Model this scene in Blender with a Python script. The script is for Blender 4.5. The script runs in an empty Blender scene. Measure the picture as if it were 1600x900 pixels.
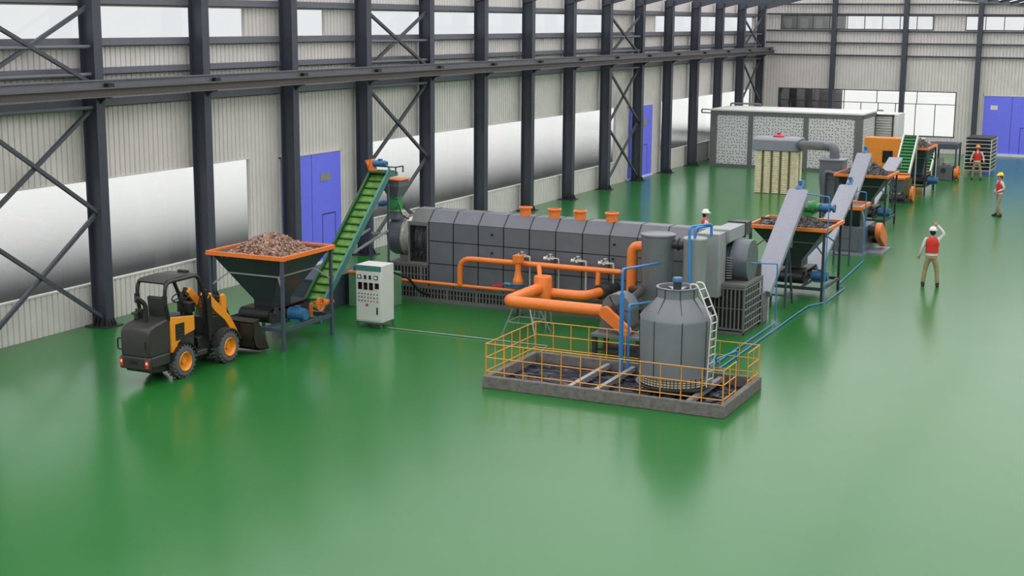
import bpy, bmesh, math, random
from math import sin, cos, pi, radians, sqrt, atan2
from mathutils import Vector, Matrix, Euler
random.seed(7)
SC = bpy.context.scene
COL = SC.collection
V = Vector

# ------------------------------------------------------------------ materials
def srgb(r, g, b):
    f = lambda c: (c/255/12.92 if c/255 <= .04045 else ((c/255+.055)/1.055)**2.4)
    return (f(r), f(g), f(b), 1)

def mat(name, col, rough=.5, metal=0.0, var=.06, scale=6.0, bump=0.0, spec=.5, coat=0.0):
    m = bpy.data.materials.new(name); m.use_nodes = True
    nt = m.node_tree; N = nt.nodes; L = nt.links
    b = N['Principled BSDF']
    c = col if len(col) == 4 else (*col, 1)
    b.inputs['Roughness'].default_value = rough
    b.inputs['Metallic'].default_value = metal
    b.inputs['Specular IOR Level'].default_value = spec
    b.inputs['Coat Weight'].default_value = coat
    tc = N.new('ShaderNodeTexCoord'); ns = N.new('ShaderNodeTexNoise')
    ns.inputs['Scale'].default_value = scale; ns.inputs['Detail'].default_value = 4
    L.new(tc.outputs['Object'], ns.inputs['Vector'])
    mr = N.new('ShaderNodeMapRange')
    mr.inputs['From Min'].default_value = .3; mr.inputs['From Max'].default_value = .7
    mr.inputs['To Min'].default_value = 1-var; mr.inputs['To Max'].default_value = 1+var
    L.new(ns.outputs['Fac'], mr.inputs['Value'])
    mx = N.new('ShaderNodeVectorMath'); mx.operation = 'SCALE'
    mx.inputs[0].default_value = c[:3]
    L.new(mr.outputs['Result'], mx.inputs['Scale'])
    L.new(mx.outputs['Vector'], b.inputs['Base Color'])
    if bump:
        bp = N.new('ShaderNodeBump'); bp.inputs['Strength'].default_value = bump; bp.inputs['Distance'].default_value = .02
        L.new(ns.outputs['Fac'], bp.inputs['Height']); L.new(bp.outputs['Normal'], b.inputs['Normal'])
    return m

M = {}
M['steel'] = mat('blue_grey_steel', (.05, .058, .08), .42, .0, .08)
M['steel_pale'] = mat('grey_girt_steel', (.13, .135, .165), .45, 0, .08)  # paler steel for girts, struts and the crane rail
M['girder'] = mat('runway_girder_paint', (.11, .10, .10), .5)
M['cream'] = mat('cream_filter_cloth', (.78, .70, .50), .8, 0, .15, 9)
M['silo'] = mat('added_cylinder_black', (.005, .005, .005), .9, spec=.1)  # near-black for the cylinder added behind the back windows
M['brace'] = mat('brace_steel', (.06, .07, .085), .45)
M['panel'] = mat('grey_wall_cladding', (.69, .65, .635), .55, 0, .05, 1.5)
M['blue_door'] = mat('blue_door_paint', (.18, .20, 1.0), .4, 0, .03)
M['white'] = mat('white_paint', (.74, .74, .73), .5, 0, .03)
M['offwhite'] = mat('cabinet_enamel', (.60, .61, .60), .4, 0, .03)
M['black'] = mat('black_metal', (.012, .012, .013), .4)
M['dark'] = mat('dark_grey_metal', (.03, .032, .035), .45)
M['furn'] = mat('furnace_casing', (.12, .13, .155), .36, .0, .07, 3)
M['furn_dark'] = mat('furnace_base_steel', (.14, .14, .145), .5)
M['seam'] = mat('dark_seam', (.012, .013, .016), .5)
M['duct'] = mat('grey_duct_steel', (.30, .315, .33), .4, .1, .06, 2)
M['drumsteel'] = mat('brushed_drum_steel', (.12, .135, .16), .35, .3, .06, 3)
M['ringsteel'] = mat('bright_ring_steel', (.55, .55, .53), .3, .7, .15, 9)
M['cyl'] = mat('scrubber_steel', (.18, .19, .21), .35, .4, .06, 3)
M['orange'] = mat('orange_paint', (.80, .20, .035), .35, 0, .05)
M['rail_orange'] = mat('yellow_orange_rail_paint', (.72, .30, .04), .4, 0, .05)
M['hop'] = mat('dark_green_grey_hopper', (.036, .046, .054), .4, .1, .08, 3)
M['hopframe'] = mat('blue_grey_frame', (.06, .075, .115), .45)
M['conv'] = mat('light_grey_trough', (.26, .27, .325), .45, .1, .05)
M['belt'] = mat('green_belt', (.12, .28, .04), .55, 0, .35, 6)
M['beltdark'] = mat('dark_green_belt_edge', (.015, .09, .02), .5)
M['teal'] = mat('teal_green_paint', (.06, .19, .17), .4, 0, .1)
M['greenm'] = mat('machine_green', (.04, .26, .08), .35, 0, .1)
M['bluem'] = mat('motor_blue', (.035, .14, .30), .35, 0, .1)
M['bluepipe'] = mat('blue_pipe_paint', (.04, .22, .55), .35, 0, .05)
M['palegreen'] = mat('pale_green_enamel', (.13, .30, .17), .4, 0, .06)
M['boxteal'] = mat('dark_teal_tank_paint', (.055, .075, .10), .45)
M['tower'] = mat('cooling_tower_grp', (.165, .175, .205), .4, 0, .08, 2)
M['steelwhite'] = mat('galvanised_white_steel', (.6, .6, .58), .35, .2, .06)
M['greysteel'] = mat('grey_pipe_steel', (.35, .36, .37), .35, .4, .06)
M['rubber'] = mat('tyre_rubber', (.10, .10, .105), .8, 0, .12, 20)
M['black_rubber'] = mat('black_rubber', (.01, .01, .01), .5)
M['loader_grey'] = mat('loader_body_grey', (.032, .031, .030), .45)
M['loader_or'] = mat('loader_orange', (.80, .29, .02), .4, 0, .05)
M['bucket'] = mat('bucket_steel', (.035, .027, .024), .5, .2, .25, 4)
M['red'] = mat('red_paint', (.55, .02, .03), .35)
M['redlamp'] = mat('red_lens', (.6, .03, .02), .15)
M['lens'] = mat('white_lens', (.85, .8, .75), .15)
M['orange_mach'] = mat('orange_machine_paint', (.80, .26, .03), .45, 0, .04)
M['contframe'] = mat('room_frame_grey', (.14, .145, .15), .5)
M['olive'] = mat('olive_paint', (.16, .13, .06), .5)
M['skin'] = mat('skin', (.50, .27, .18), .55, 0, .04)
M['hair'] = mat('dark_hair', (.02, .013, .01), .6)
M['shirt'] = mat('white_shirt_cloth', (.62, .62, .63), .8, 0, .05)
M['vest'] = mat('red_vest_cloth', (.62, .03, .02), .7, 0, .08)
M['trouser'] = mat('khaki_cloth', (.34, .27, .15), .8, 0, .08)
M['boot'] = mat('dark_boot_leather', (.02, .017, .015), .5)
M['helm_w'] = mat('white_helmet', (.80, .80, .78), .25)
M['helm_y'] = mat('yellow_helmet', (.85, .62, .01), .25)
M['helm_o'] = mat('orange_helmet', (.75, .26, .03), .25)
M['glassy'] = mat('dark_screen', (.006, .006, .008), .1)

def brick_mat(name, c1, c2, w, h, mort, msize, axis_map):
    m = bpy.data.materials.new(name); m.use_nodes = True
    nt = m.node_tree; N = nt.nodes; L = nt.links; b = N['Principled BSDF']
    tc = N.new('ShaderNodeTexCoord'); sx = N.new('ShaderNodeSeparateXYZ'); cx = N.new('ShaderNodeCombineXYZ')
    L.new(tc.outputs['Object'], sx.inputs[0])
    L.new(sx.outputs[axis_map[0]], cx.inputs['X']); L.new(sx.outputs[axis_map[1]], cx.inputs['Y'])
    br = N.new('ShaderNodeTexBrick')
    br.inputs['Scale'].default_value = 1; br.inputs['Brick Width'].default_value = w; br.inputs['Row Height'].default_value = h
    br.inputs['Mortar Size'].default_value = msize; br.inputs['Color1'].default_value = (*c1, 1); br.inputs['Color2'].default_value = (*c2, 1)
    br.inputs['Mortar'].default_value = (*mort, 1); br.offset = 0
    L.new(cx.outputs[0], br.inputs['Vector']); L.new(br.outputs['Color'], b.inputs['Base Color'])
    b.inputs['Roughness'].default_value = .6
    return m

# perforated panels: rows of dark dashes on white-grey
def perf_mat(name, axis):
    m = bpy.data.materials.new(name); m.use_nodes = True
    nt = m.node_tree; N = nt.nodes; L = nt.links; b = N['Principled BSDF']
    tc = N.new('ShaderNodeTexCoord'); sx = N.new('ShaderNodeSeparateXYZ'); cx = N.new('ShaderNodeCombineXYZ')
    L.new(tc.outputs['Object'], sx.inputs[0]); L.new(sx.outputs[axis], cx.inputs['X']); L.new(sx.outputs['Z'], cx.inputs['Y'])
    vo = N.new('ShaderNodeTexVoronoi'); vo.voronoi_dimensions = '2D'
    vo.inputs['Scale'].default_value = 6.2; vo.inputs['Randomness'].default_value = .5
    L.new(cx.outputs[0], vo.inputs['Vector'])
    cr = N.new('ShaderNodeValToRGB'); cr.color_ramp.elements[0].position = .15; cr.color_ramp.elements[1].position = .23
    cr.color_ramp.elements[0].color = (.05, .05, .055, 1); cr.color_ramp.elements[1].color = (.66, .65, .68, 1)
    L.new(vo.outputs['Distance'], cr.inputs['Fac']); L.new(cr.outputs['Color'], b.inputs['Base Color'])
    b.inputs['Roughness'].default_value = .6
    return m
M['perf'] = perf_mat('perforated_white_panel', 'X')
M['perf_side'] = perf_mat('perforated_white_panel_side', 'Y')

def floor_mat():
    m = bpy.data.materials.new('green_epoxy'); m.use_nodes = True
    nt = m.node_tree; N = nt.nodes; L = nt.links; b = N['Principled BSDF']
    tc = N.new('ShaderNodeTexCoord')
    n1 = N.new('ShaderNodeTexNoise'); n1.inputs['Scale'].default_value = .35; n1.inputs['Detail'].default_value = 3
    L.new(tc.outputs['Object'], n1.inputs['Vector'])
    mr = N.new('ShaderNodeMapRange'); mr.inputs['To Min'].default_value = .9; mr.inputs['To Max'].default_value = 1.1
    L.new(n1.outputs['Fac'], mr.inputs['Value'])
    mx = N.new('ShaderNodeVectorMath'); mx.operation = 'SCALE'; mx.inputs[0].default_value = FLOOR_RGB
    L.new(mr.outputs['Result'], mx.inputs['Scale']); L.new(mx.outputs['Vector'], b.inputs['Base Color'])
    n2 = N.new('ShaderNodeTexNoise'); n2.inputs['Scale'].default_value = 2.5; n2.inputs['Detail'].default_value = 5
    L.new(tc.outputs['Object'], n2.inputs['Vector'])
    r = N.new('ShaderNodeMapRange'); r.inputs['To Min'].default_value = FLOOR_ROUGH-.02; r.inputs['To Max'].default_value = FLOOR_ROUGH+.02
    b.inputs['Roughness'].default_value = FLOOR_ROUGH
    b2 = N.new('ShaderNodeBsdfPrincipled'); b2.inputs['Roughness'].default_value = .276; b2.inputs['Specular IOR Level'].default_value = .42
    L.new(mx.outputs['Vector'], b2.inputs['Base Color'])
    ms = N.new('ShaderNodeMixShader'); ms.inputs[0].default_value = .38
    L.new(b.outputs[0], ms.inputs[1]); L.new(b2.outputs[0], ms.inputs[2]); L.new(ms.outputs[0], N['Material Output'].inputs['Surface'])
    b.inputs['IOR'].default_value = 1.5
    b.inputs['Specular IOR Level'].default_value = .42
    return m
FLOOR_RGB = (.018, .145, .027); FLOOR_ROUGH = .19
M['floor'] = floor_mat()

def concrete():
    m = mat('basin_concrete', (.15, .14, .135), .85, 0, .25, 9, .3)
    return m
M['concrete'] = concrete()
def water():
    m = bpy.data.materials.new('dark_basin_water'); m.use_nodes = True
    nt = m.node_tree; N = nt.nodes; L = nt.links; b = N['Principled BSDF']
    b.inputs['Base Color'].default_value = (.004, .008, .026, 1); b.inputs['Roughness'].default_value = .06; b.inputs['Specular IOR Level'].default_value = .3
    tc = N.new('ShaderNodeTexCoord'); mp = N.new('ShaderNodeMapping'); mp.inputs['Scale'].default_value = (.7, 1.3, 1)
    n = N.new('ShaderNodeTexNoise'); n.inputs['Scale'].default_value = 2.6; n.inputs['Detail'].default_value = 1.5; n.inputs['Distortion'].default_value = .6
    L.new(tc.outputs['Object'], mp.inputs[0]); L.new(mp.outputs[0], n.inputs['Vector'])
    bp = N.new('ShaderNodeBump'); bp.inputs['Strength'].default_value = 1; bp.inputs['Distance'].default_value = .35
    L.new(n.outputs['Fac'], bp.inputs['Height']); L.new(bp.outputs['Normal'], b.inputs['Normal'])
    return m
M['water'] = water()
def glass():
    m = bpy.data.materials.new('window_glass'); m.use_nodes = True
    nt = m.node_tree; N = nt.nodes; L = nt.links
    N.remove(N['Principled BSDF'])
    t = N.new('ShaderNodeBsdfTransparent'); g = N.new('ShaderNodeBsdfGlossy'); g.inputs['Roughness'].default_value = .03
    x = N.new('ShaderNodeMixShader'); x.inputs[0].default_value = .04
    t.inputs['Color'].default_value = (.97, .98, .98, 1)
    L.new(t.outputs[0], x.inputs[1]); L.new(g.outputs[0], x.inputs[2]); L.new(x.outputs[0], N['Material Output'].inputs['Surface'])
    return m
M['glass'] = glass()
def emit(name, col, s):
    m = bpy.data.materials.new(name); m.use_nodes = True
    b = m.node_tree.nodes['Principled BSDF']
    b.inputs['Base Color'].default_value = (.8, .8, .8, 1)
    b.inputs['Emission Color'].default_value = (*col, 1); b.inputs['Emission Strength'].default_value = s
    return m
M['roof_glow'] = emit('glowing_roof_sheet', (1.0, .96, .99), 1.7)  # glow added to the roof sheets, standing in for sky light
M['ground_out'] = mat('outdoor_tarmac', (.036, .036, .036), .9, 0, .05)
def chips_mat(name, cols, scale):
    m = bpy.data.materials.new(name); m.use_nodes = True
    nt = m.node_tree; N = nt.nodes; L = nt.links; b = N['Principled BSDF']
    tc = N.new('ShaderNodeTexCoord'); vo = N.new('ShaderNodeTexVoronoi'); vo.inputs['Scale'].default_value = scale
    L.new(tc.outputs['Object'], vo.inputs['Vector'])
    sp = N.new('ShaderNodeSeparateXYZ'); L.new(vo.outputs['Color'], sp.inputs[0])
    cr = N.new('ShaderNodeValToRGB'); L.new(sp.outputs[0], cr.inputs['Fac'])
    cr.color_ramp.elements[0].color = (*cols[0], 1); cr.color_ramp.elements[1].color = (*cols[-1], 1)
    for i, c in enumerate(cols[1:-1]):
        e = cr.color_ramp.elements.new((i+1)/(len(cols)-1)); e.color = (*c, 1)
    L.new(cr.outputs['Color'], b.inputs['Base Color']); b.inputs['Roughness'].default_value = .8
    return m
M['wood'] = chips_mat('wood_chip', [(.05, .028, .022), (.30, .18, .13), (.50, .34, .26)], 14)
M['char'] = chips_mat('charcoal_chip', [(.012, .011, .011), (.09, .082, .08), (.25, .235, .23)], 14)

# ------------------------------------------------------------------ mesh builder
class MB:
    def __init__(s): s.v = []; s.f = []; s.sm = []
    def add(s, vs, fs, smooth=False):
        o = len(s.v); s.v += [V(p) for p in vs]
        for f in fs: s.f.append([i+o for i in f]); s.sm.append(smooth)
        return s
    def box(s, x0, x1, y0, y1, z0, z1):
        if x0 > x1: x0, x1 = x1, x0
        if y0 > y1: y0, y1 = y1, y0
        if z0 > z1: z0, z1 = z1, z0
        vs = [(x0,y0,z0),(x1,y0,z0),(x1,y1,z0),(x0,y1,z0),(x0,y0,z1),(x1,y0,z1),(x1,y1,z1),(x0,y1,z1)]
        return s.add(vs, [(0,3,2,1),(4,5,6,7),(0,1,5,4),(1,2,6,5),(2,3,7,6),(3,0,4,7)])
    def cbox(s, c, d, R=None):
        x, y, z = d[0]/2, d[1]/2, d[2]/2
        vs = [V(p) for p in [(-x,-y,-z),(x,-y,-z),(x,y,-z),(-x,y,-z),(-x,-y,z),(x,-y,z),(x,y,z),(-x,y,z)]]
        if R is not None: vs = [R @ p for p in vs]
        return s.add([p+V(c) for p in vs], [(0,3,2,1),(4,5,6,7),(0,1,5,4),(1,2,6,5),(2,3,7,6),(3,0,4,7)])
    def bar(s, p0, p1, w, h=None, up=(0,0,1)):
        "rectangular bar from p0 to p1; w sideways, h along up"
        h = h or w; p0 = V(p0); p1 = V(p1); d = (p1-p0).normalized(); u = V(up)
        if abs(d.dot(u)) > .98: u = V((0,1,0)) if abs(d.y) < .9 else V((1,0,0))
        r = d.cross(u).normalized(); u = r.cross(d).normalized()
        vs = []
        for p in (p0, p1):
            for a, b in ((-1,-1),(1,-1),(1,1),(-1,1)): vs.append(p + r*(a*w/2) + u*(b*h/2))
        return s.add(vs, [(0,1,2,3),(7,6,5,4),(0,4,5,1),(1,5,6,2),(2,6,7,3),(3,7,4,0)])
    def cyl(s, p0, p1, r, r2=None, n=16, caps=True, sq=None):
        p0 = V(p0); p1 = V(p1); r2 = r if r2 is None else r2; d = (p1-p0).normalized()
        u = V((0,0,1)) if abs(d.z) < .9 else V((1,0,0))
        a = d.cross(u).normalized(); b = d.cross(a).normalized()
        vs = []
        for p, q in ((p0, r), (p1, r2)):
            for i in range(n):
                t = 2*pi*i/n; vs.append(p + a*(cos(t)*q) + b*(sin(t)*q))
        s.add(vs, [(i, (i+1) % n, n+(i+1) % n, n+i) for i in range(n)], True)
        if caps:
            o = len(s.v)-2*n
            s.f.append([o+i for i in range(n)][::-1]); s.sm.append(False)
            s.f.append([o+n+i for i in range(n)]); s.sm.append(False)
        return s
    def tube(s, pts, r, n=12, bend=None, caps=True, seg=5):
        "round pipe through pts with bent corners"
        P = [V(p) for p in pts]; bend = r*2.2 if bend is None else bend
        path = [P[0]]
        for i in range(1, len(P)-1):
            a, b, c = P[i-1], P[i], P[i+1]
            k = min(bend, (b-a).length*.48, (c-b).length*.48)
            p = b+(a-b).normalized()*k; q = b+(c-b).normalized()*k
            for j in range(seg+1):
                t = j/seg; path.append(p*(1-t)**2 + b*2*t*(1-t) + q*t*t)
        path.append(P[-1])
        rings = []; prev = None
        for i, p in enumerate(path):
            d = (path[min(i+1, len(path)-1)]-path[max(i-1, 0)]).normalized()
            if prev is None:
                u = V((0,0,1)) if abs(d.z) < .9 else V((1,0,0)); a = d.cross(u).normalized()
            else:
                a = (prev - d*prev.dot(d)).normalized()
            prev = a; b = d.cross(a)
            rr = r(i/(len(path)-1)) if callable(r) else r
            rings.append([p + a*(cos(2*pi*k/n)*rr) + b*(sin(2*pi*k/n)*rr) for k in range(n)])
        vs = [q for g in rings for q in g]; fs = []
        for i in range(len(rings)-1):
            for k in range(n): fs.append((i*n+k, i*n+(k+1) % n, (i+1)*n+(k+1) % n, (i+1)*n+k))
        s.add(vs, fs, True)
        if caps:
            o = len(s.v)-len(vs); m = len(rings)-1
            s.f.append([o+k for k in range(n)][::-1]); s.sm.append(False)
            s.f.append([o+m*n+k for k in range(n)]); s.sm.append(False)
        return s
    def lathe(s, prof, c=(0,0,0), n=32, smooth=True, cap0=False, cap1=False, R=None, ph=0):
        vs = []
        for (r, z) in prof:
            for k in range(n):
                t = 2*pi*k/n+ph; p = V((r*cos(t), r*sin(t), z))
                if R is not None: p = R @ p
                vs.append(p+V(c))
        fs = []
        for i in range(len(prof)-1):
            for k in range(n): fs.append((i*n+k, i*n+(k+1) % n, (i+1)*n+(k+1) % n, (i+1)*n+k))
        s.add(vs, fs, smooth); o = len(s.v)-len(vs); m = len(prof)-1
        if cap0: s.f.append([o+k for k in range(n)][::-1]); s.sm.append(False)
        if cap1: s.f.append([o+m*n+k for k in range(n)]); s.sm.append(False)
        return s
    def prism(s, poly, axis, a, b):
        "extrude a 2D polygon between a and b along axis (x: poly=(y,z); y: (x,z); z: (x,y))"
        def P(u, w, t):
            return {'x': (t,u,w), 'y': (u,t,w), 'z': (u,w,t)}[axis]
        n = len(poly); vs = [P(u, w, a) for u, w in poly]+[P(u, w, b) for u, w in poly]
        return s.add(vs, [list(range(n))[::-1], list(range(n, 2*n))]+[(i, (i+1) % n, n+(i+1) % n, n+i) for i in range(n)])
    def sheet(s, corners, t):
        "thick quad: corners ring (n pts), thickness t along the normal"
        P = [V(p) for p in corners]; nrm = (P[1]-P[0]).cross(P[-1]-P[0]).normalized()*t; n = len(P)
        return s.add(P+[p+nrm for p in P], [list(range(n))[::-1], list(range(n, 2*n))]+[(i, (i+1) % n, n+(i+1) % n, n+i) for i in range(n)])
    def sphere(s, c, r, n=16, m=10, sc=(1,1,1), z0=-1.0):
        prof = []
        for i in range(m+1):
            t = -pi/2 + pi*i/m
            if sin(t) < z0-1e-6: continue
            prof.append((max(cos(t), 1e-3), sin(t)))
        o = len(s.v); s.lathe(prof, (0,0,0), n)
        for p in s.v[o:]:
            p.x = p.x*r*sc[0]+c[0]; p.y = p.y*r*sc[1]+c[1]; p.z = p.z*r*sc[2]+c[2]
        return s
    def xf(s, mtx, start=0):
        for i in range(start, len(s.v)): s.v[i] = mtx @ s.v[i]
        return s

W = {}
def _mesh(name, mb, m, org):
    me = bpy.data.meshes.new(name)
    me.from_pydata([(p-org)[:] for p in mb.v], [], mb.f)
    for p, q in zip(me.polygons, mb.sm): p.use_smooth = q
    bm = bmesh.new(); bm.from_mesh(me); bmesh.ops.recalc_face_normals(bm, faces=bm.faces); bm.to_mesh(me); bm.free()
    try: me.set_sharp_from_angle(angle=radians(40))
    except Exception: pass
    if isinstance(m, str): m = M[m]
    me.materials.append(m)
    return me
def part(parent, name, mb, m, bevel=0, label=None):
    org = W[parent.name]
    o = bpy.data.objects.new(name, _mesh(name, mb, m, org)); COL.objects.link(o)
    o.parent = parent; W[o.name] = org.copy()
    if bevel: bev(o, bevel)
    if label: o['label'] = label
    return o
def bev(o, w, seg=2):
    b = o.modifiers.new('bevel', 'BEVEL'); b.width = w; b.segments = seg; b.limit_method = 'ANGLE'; b.angle_limit = radians(35)
def thing(name, label, cat, loc=(0,0,0), group=None):
    o = bpy.data.objects.new(name, None); COL.objects.link(o); o.location = loc; W[o.name] = V(loc)
    o.empty_display_size = .2
    o['label'] = label; o['category'] = cat
    if group: o['group'] = group
    return o
def solo(name, label, cat, mb, m, group=None, bevel=0, kind=None):
    lo = V((min(p.x for p in mb.v), min(p.y for p in mb.v), min(p.z for p in mb.v)))
    hi = V((max(p.x for p in mb.v), max(p.y for p in mb.v), max(p.z for p in mb.v)))
    org = V(((lo.x+hi.x)/2, (lo.y+hi.y)/2, lo.z))
    o = bpy.data.objects.new(name, _mesh(name, mb, m, org)); COL.objects.link(o); o.location = org; W[o.name] = org
    o['label'] = label; o['category'] = cat
    if group: o['group'] = group
    if kind: o['kind'] = kind
    if bevel: bev(o, bevel)
    return o
def struct(name, mb, m, parent=None):
    org = V((0,0,0)) if parent is None else W[parent.name]
    o = bpy.data.objects.new(name, _mesh(name, mb, m, org)); COL.objects.link(o); W[o.name] = org.copy()
    if parent: o.parent = parent
    else: o['kind'] = 'structure'
    return o
ORD = ['first','second','third','fourth','fifth','sixth','seventh','eighth','ninth','tenth','eleventh','twelfth','thirteenth','fourteenth','fifteenth','sixteenth']
# ------------------------------------------------------------------ building shell
XL, XR, YB, YF = -25.0, 6.6, 88.5, -8.0
PITCH = 4.23
COLY = [27.3 + PITCH*k for k in range(-1, 15)]       # main columns on the left wall
EAVE, RSL = 8.85, .25
RIDGE1, VAL, RIDGE2 = -17.1, -9.2, -1.3
def roof_z(x):
    if x < RIDGE1: return EAVE + (x-XL)*RSL
    if x < VAL: return EAVE + (VAL-x)*RSL
    if x < RIDGE2: return EAVE + (x-VAL)*RSL
    return EAVE + (XR-x)*RSL

mb = MB(); mb.box(XL-.05, XR+.05, YF-.05, YB+.05, -.3, 0); struct('floor', mb, 'floor')
mb = MB(); mb.box(-400, 300, -200, 600, -.42, -.32); struct('ground', mb, 'ground_out')

# openings in the left wall: (y0, y1, z0, z1)
WIN_L = [(12.0, 34.2, 1.05, 3.65), (40.4, 63.45, 1.05, 3.65), (69.8, 86.4, 1.05, 3.65)]
CL_L = [(12.0, 34.15, 7.2, 7.98), (36.6, 38.35, 7.2, 7.98), (40.1, 62.3, 7.2, 7.98), (65.6, 66.3, 7.2, 7.98), (68.6, 86.2, 7.2, 7.98)]
DOOR_L = [(35.7, 39.15, 0, 3.57), (65.0, 68.5, 0, 3.62)]
def clad(name, a0, a1, holes, ztop, axis, c, out, step=.19, groove=.026, depth=.035):
    """vertical ribbed cladding: flat pans parted by narrow recessed grooves"""
    mb = MB(); pr = []
    n = int(round((a1-a0)/step)); st = (a1-a0)/n
    for i in range(n):
        s = a0+i*st
        pr += [(s, 0), (s+st-groove*1.6, 0), (s+st-groove*1.2, depth), (s+st-groove*.4, depth)]
    pr.append((a1, 0))
    for (u0, d0), (u1, d1) in zip(pr[:-1], pr[1:]):
        um = (u0+u1)/2; zt0, zt1 = ztop(u0), ztop(u1)
        cuts = sorted([(h[2], h[3]) for h in holes if h[0] <= um <= h[1]])
        z = 0; spans = []
        for a, b in cuts: spans.append((z, a)); z = b
        spans.append((z, None))
        for a, b in spans:
            if b is not None and b-a < .01: continue
            b0, b1 = (zt0, zt1) if b is None else (b, b)
            def P(u, d, zz): return (c+out*d, u, zz) if axis == 'y' else (u, c+out*d, zz)
            mb.add([P(u0, d0, a), P(u1, d1, a), P(u1, d1, b1), P(u0, d0, b0)], [(0,1,2,3)])
    return struct(name, mb, 'panel')
clad('wall_left', YF, YB, WIN_L+CL_L+DOOR_L, lambda u: EAVE, 'y', XL, -1)
WIN_B = [(-23.85, -13.1, 1.02, 3.64), (-23.87, -14.65, 7.36, 8.12), (-12.75, -8.0, 7.36, 8.12), (-7.2, 4.0, 7.36, 8.12)]
DOOR_B = [(-11.5, -8.2, 0, 3.57)]
clad('wall_back', XL, XR, WIN_B+DOOR_B, roof_z, 'x', YB, 1)
mb = MB(); mb.box(XR, XR+.1, YF, YB, 0, EAVE); struct('wall_right', mb, 'panel')
mb = MB(); mb.prism([(XL, 0), (XR, 0), (XR, EAVE), (RIDGE2, roof_z(RIDGE2)), (VAL, EAVE), (RIDGE1, roof_z(RIDGE1)), (XL, EAVE)], 'y', YF-.1, YF); struct('wall_front', mb, 'panel')
# roof slopes, given a glow of their own to light the hall
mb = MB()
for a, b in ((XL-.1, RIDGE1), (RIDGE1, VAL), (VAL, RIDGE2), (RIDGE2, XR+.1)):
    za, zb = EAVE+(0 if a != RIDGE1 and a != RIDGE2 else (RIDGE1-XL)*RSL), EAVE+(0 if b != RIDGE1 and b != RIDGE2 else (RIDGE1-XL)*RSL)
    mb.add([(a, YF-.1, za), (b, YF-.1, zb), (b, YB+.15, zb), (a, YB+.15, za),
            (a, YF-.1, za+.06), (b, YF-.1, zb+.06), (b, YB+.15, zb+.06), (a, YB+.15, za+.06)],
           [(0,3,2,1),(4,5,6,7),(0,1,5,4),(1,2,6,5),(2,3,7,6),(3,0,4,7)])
struct('ceiling', mb, 'roof_glow')

# windows: frame + panes + mullions
def window(n, axis, c, u0, u1, z0, z1, mull=(), tr=(), framem='dark', fw=.05):
    e = bpy.data.objects.new('window_%d' % n, None); COL.objects.link(e); e['kind'] = 'structure'; W[e.name] = V((0,0,0))
    def B(mb, a, b, za, zb, d0, d1):
        if axis == 'y': mb.box(c+d0, c+d1, a, b, za, zb)
        else: mb.box(a, b, c+d0, c+d1, za, zb)
    s = -1 if axis == 'y' else 1
    f = MB()
    B(f, u0-fw, u0, z0-fw, z1+fw, -.02*s, .1*s); B(f, u1, u1+fw, z0-fw, z1+fw, -.02*s, .1*s)
    B(f, u0, u1, z0-fw, z0, -.02*s, .1*s); B(f, u0, u1, z1, z1+fw, -.02*s, .1*s)
    struct('window_frame', f, framem, e)
    if mull or tr:
        g = MB()
        for it in mull:
            u, a, b = it if isinstance(it, tuple) else (it, z0, z1)
            B(g, u-.02, u+.02, a, b, .0, .06*s)
        for z in tr: B(g, u0, u1, z-.02, z+.02, .0, .06*s)
        struct('mullions', g, 'dark', e)
    p = MB(); B(p, u0, u1, z0, z1, .045*s, .055*s); struct('glass_pane', p, 'glass', e)
n = 1
for w in WIN_L: window(n, 'y', XL, *w, framem='panel', fw=.04); n += 1
for w in CL_L: window(n, 'y', XL, *w, framem='panel', fw=.04); n += 1
zl = 2.92
low = [(x, 1.02, zl) for x in (-23.0-.1, -21.9, -20.85, -19.75, -18.7, -17.65, -16.6, -15.4, -14.25)]+[(x, zl, 3.64) for x in (-21.6, -19.75, -17.75, -15.35)]
window(n, 'x', YB, *WIN_B[0], mull=low, tr=(zl,)); n += 1
window(n, 'x', YB, *WIN_B[1], mull=[-22.9, -21.9, -20.86, -19.78, -18.72, -17.65, -16.6, -15.6]); n += 1
window(n, 'x', YB, *WIN_B[2], mull=[-11.65, -10.6, -9.5]); n += 1
window(n, 'x', YB, *WIN_B[3], mull=[-6.2, -5.2, -4.2, -3.2, -2.2, -1.2, -.2, .8, 1.8, 2.8]); n += 1

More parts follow.
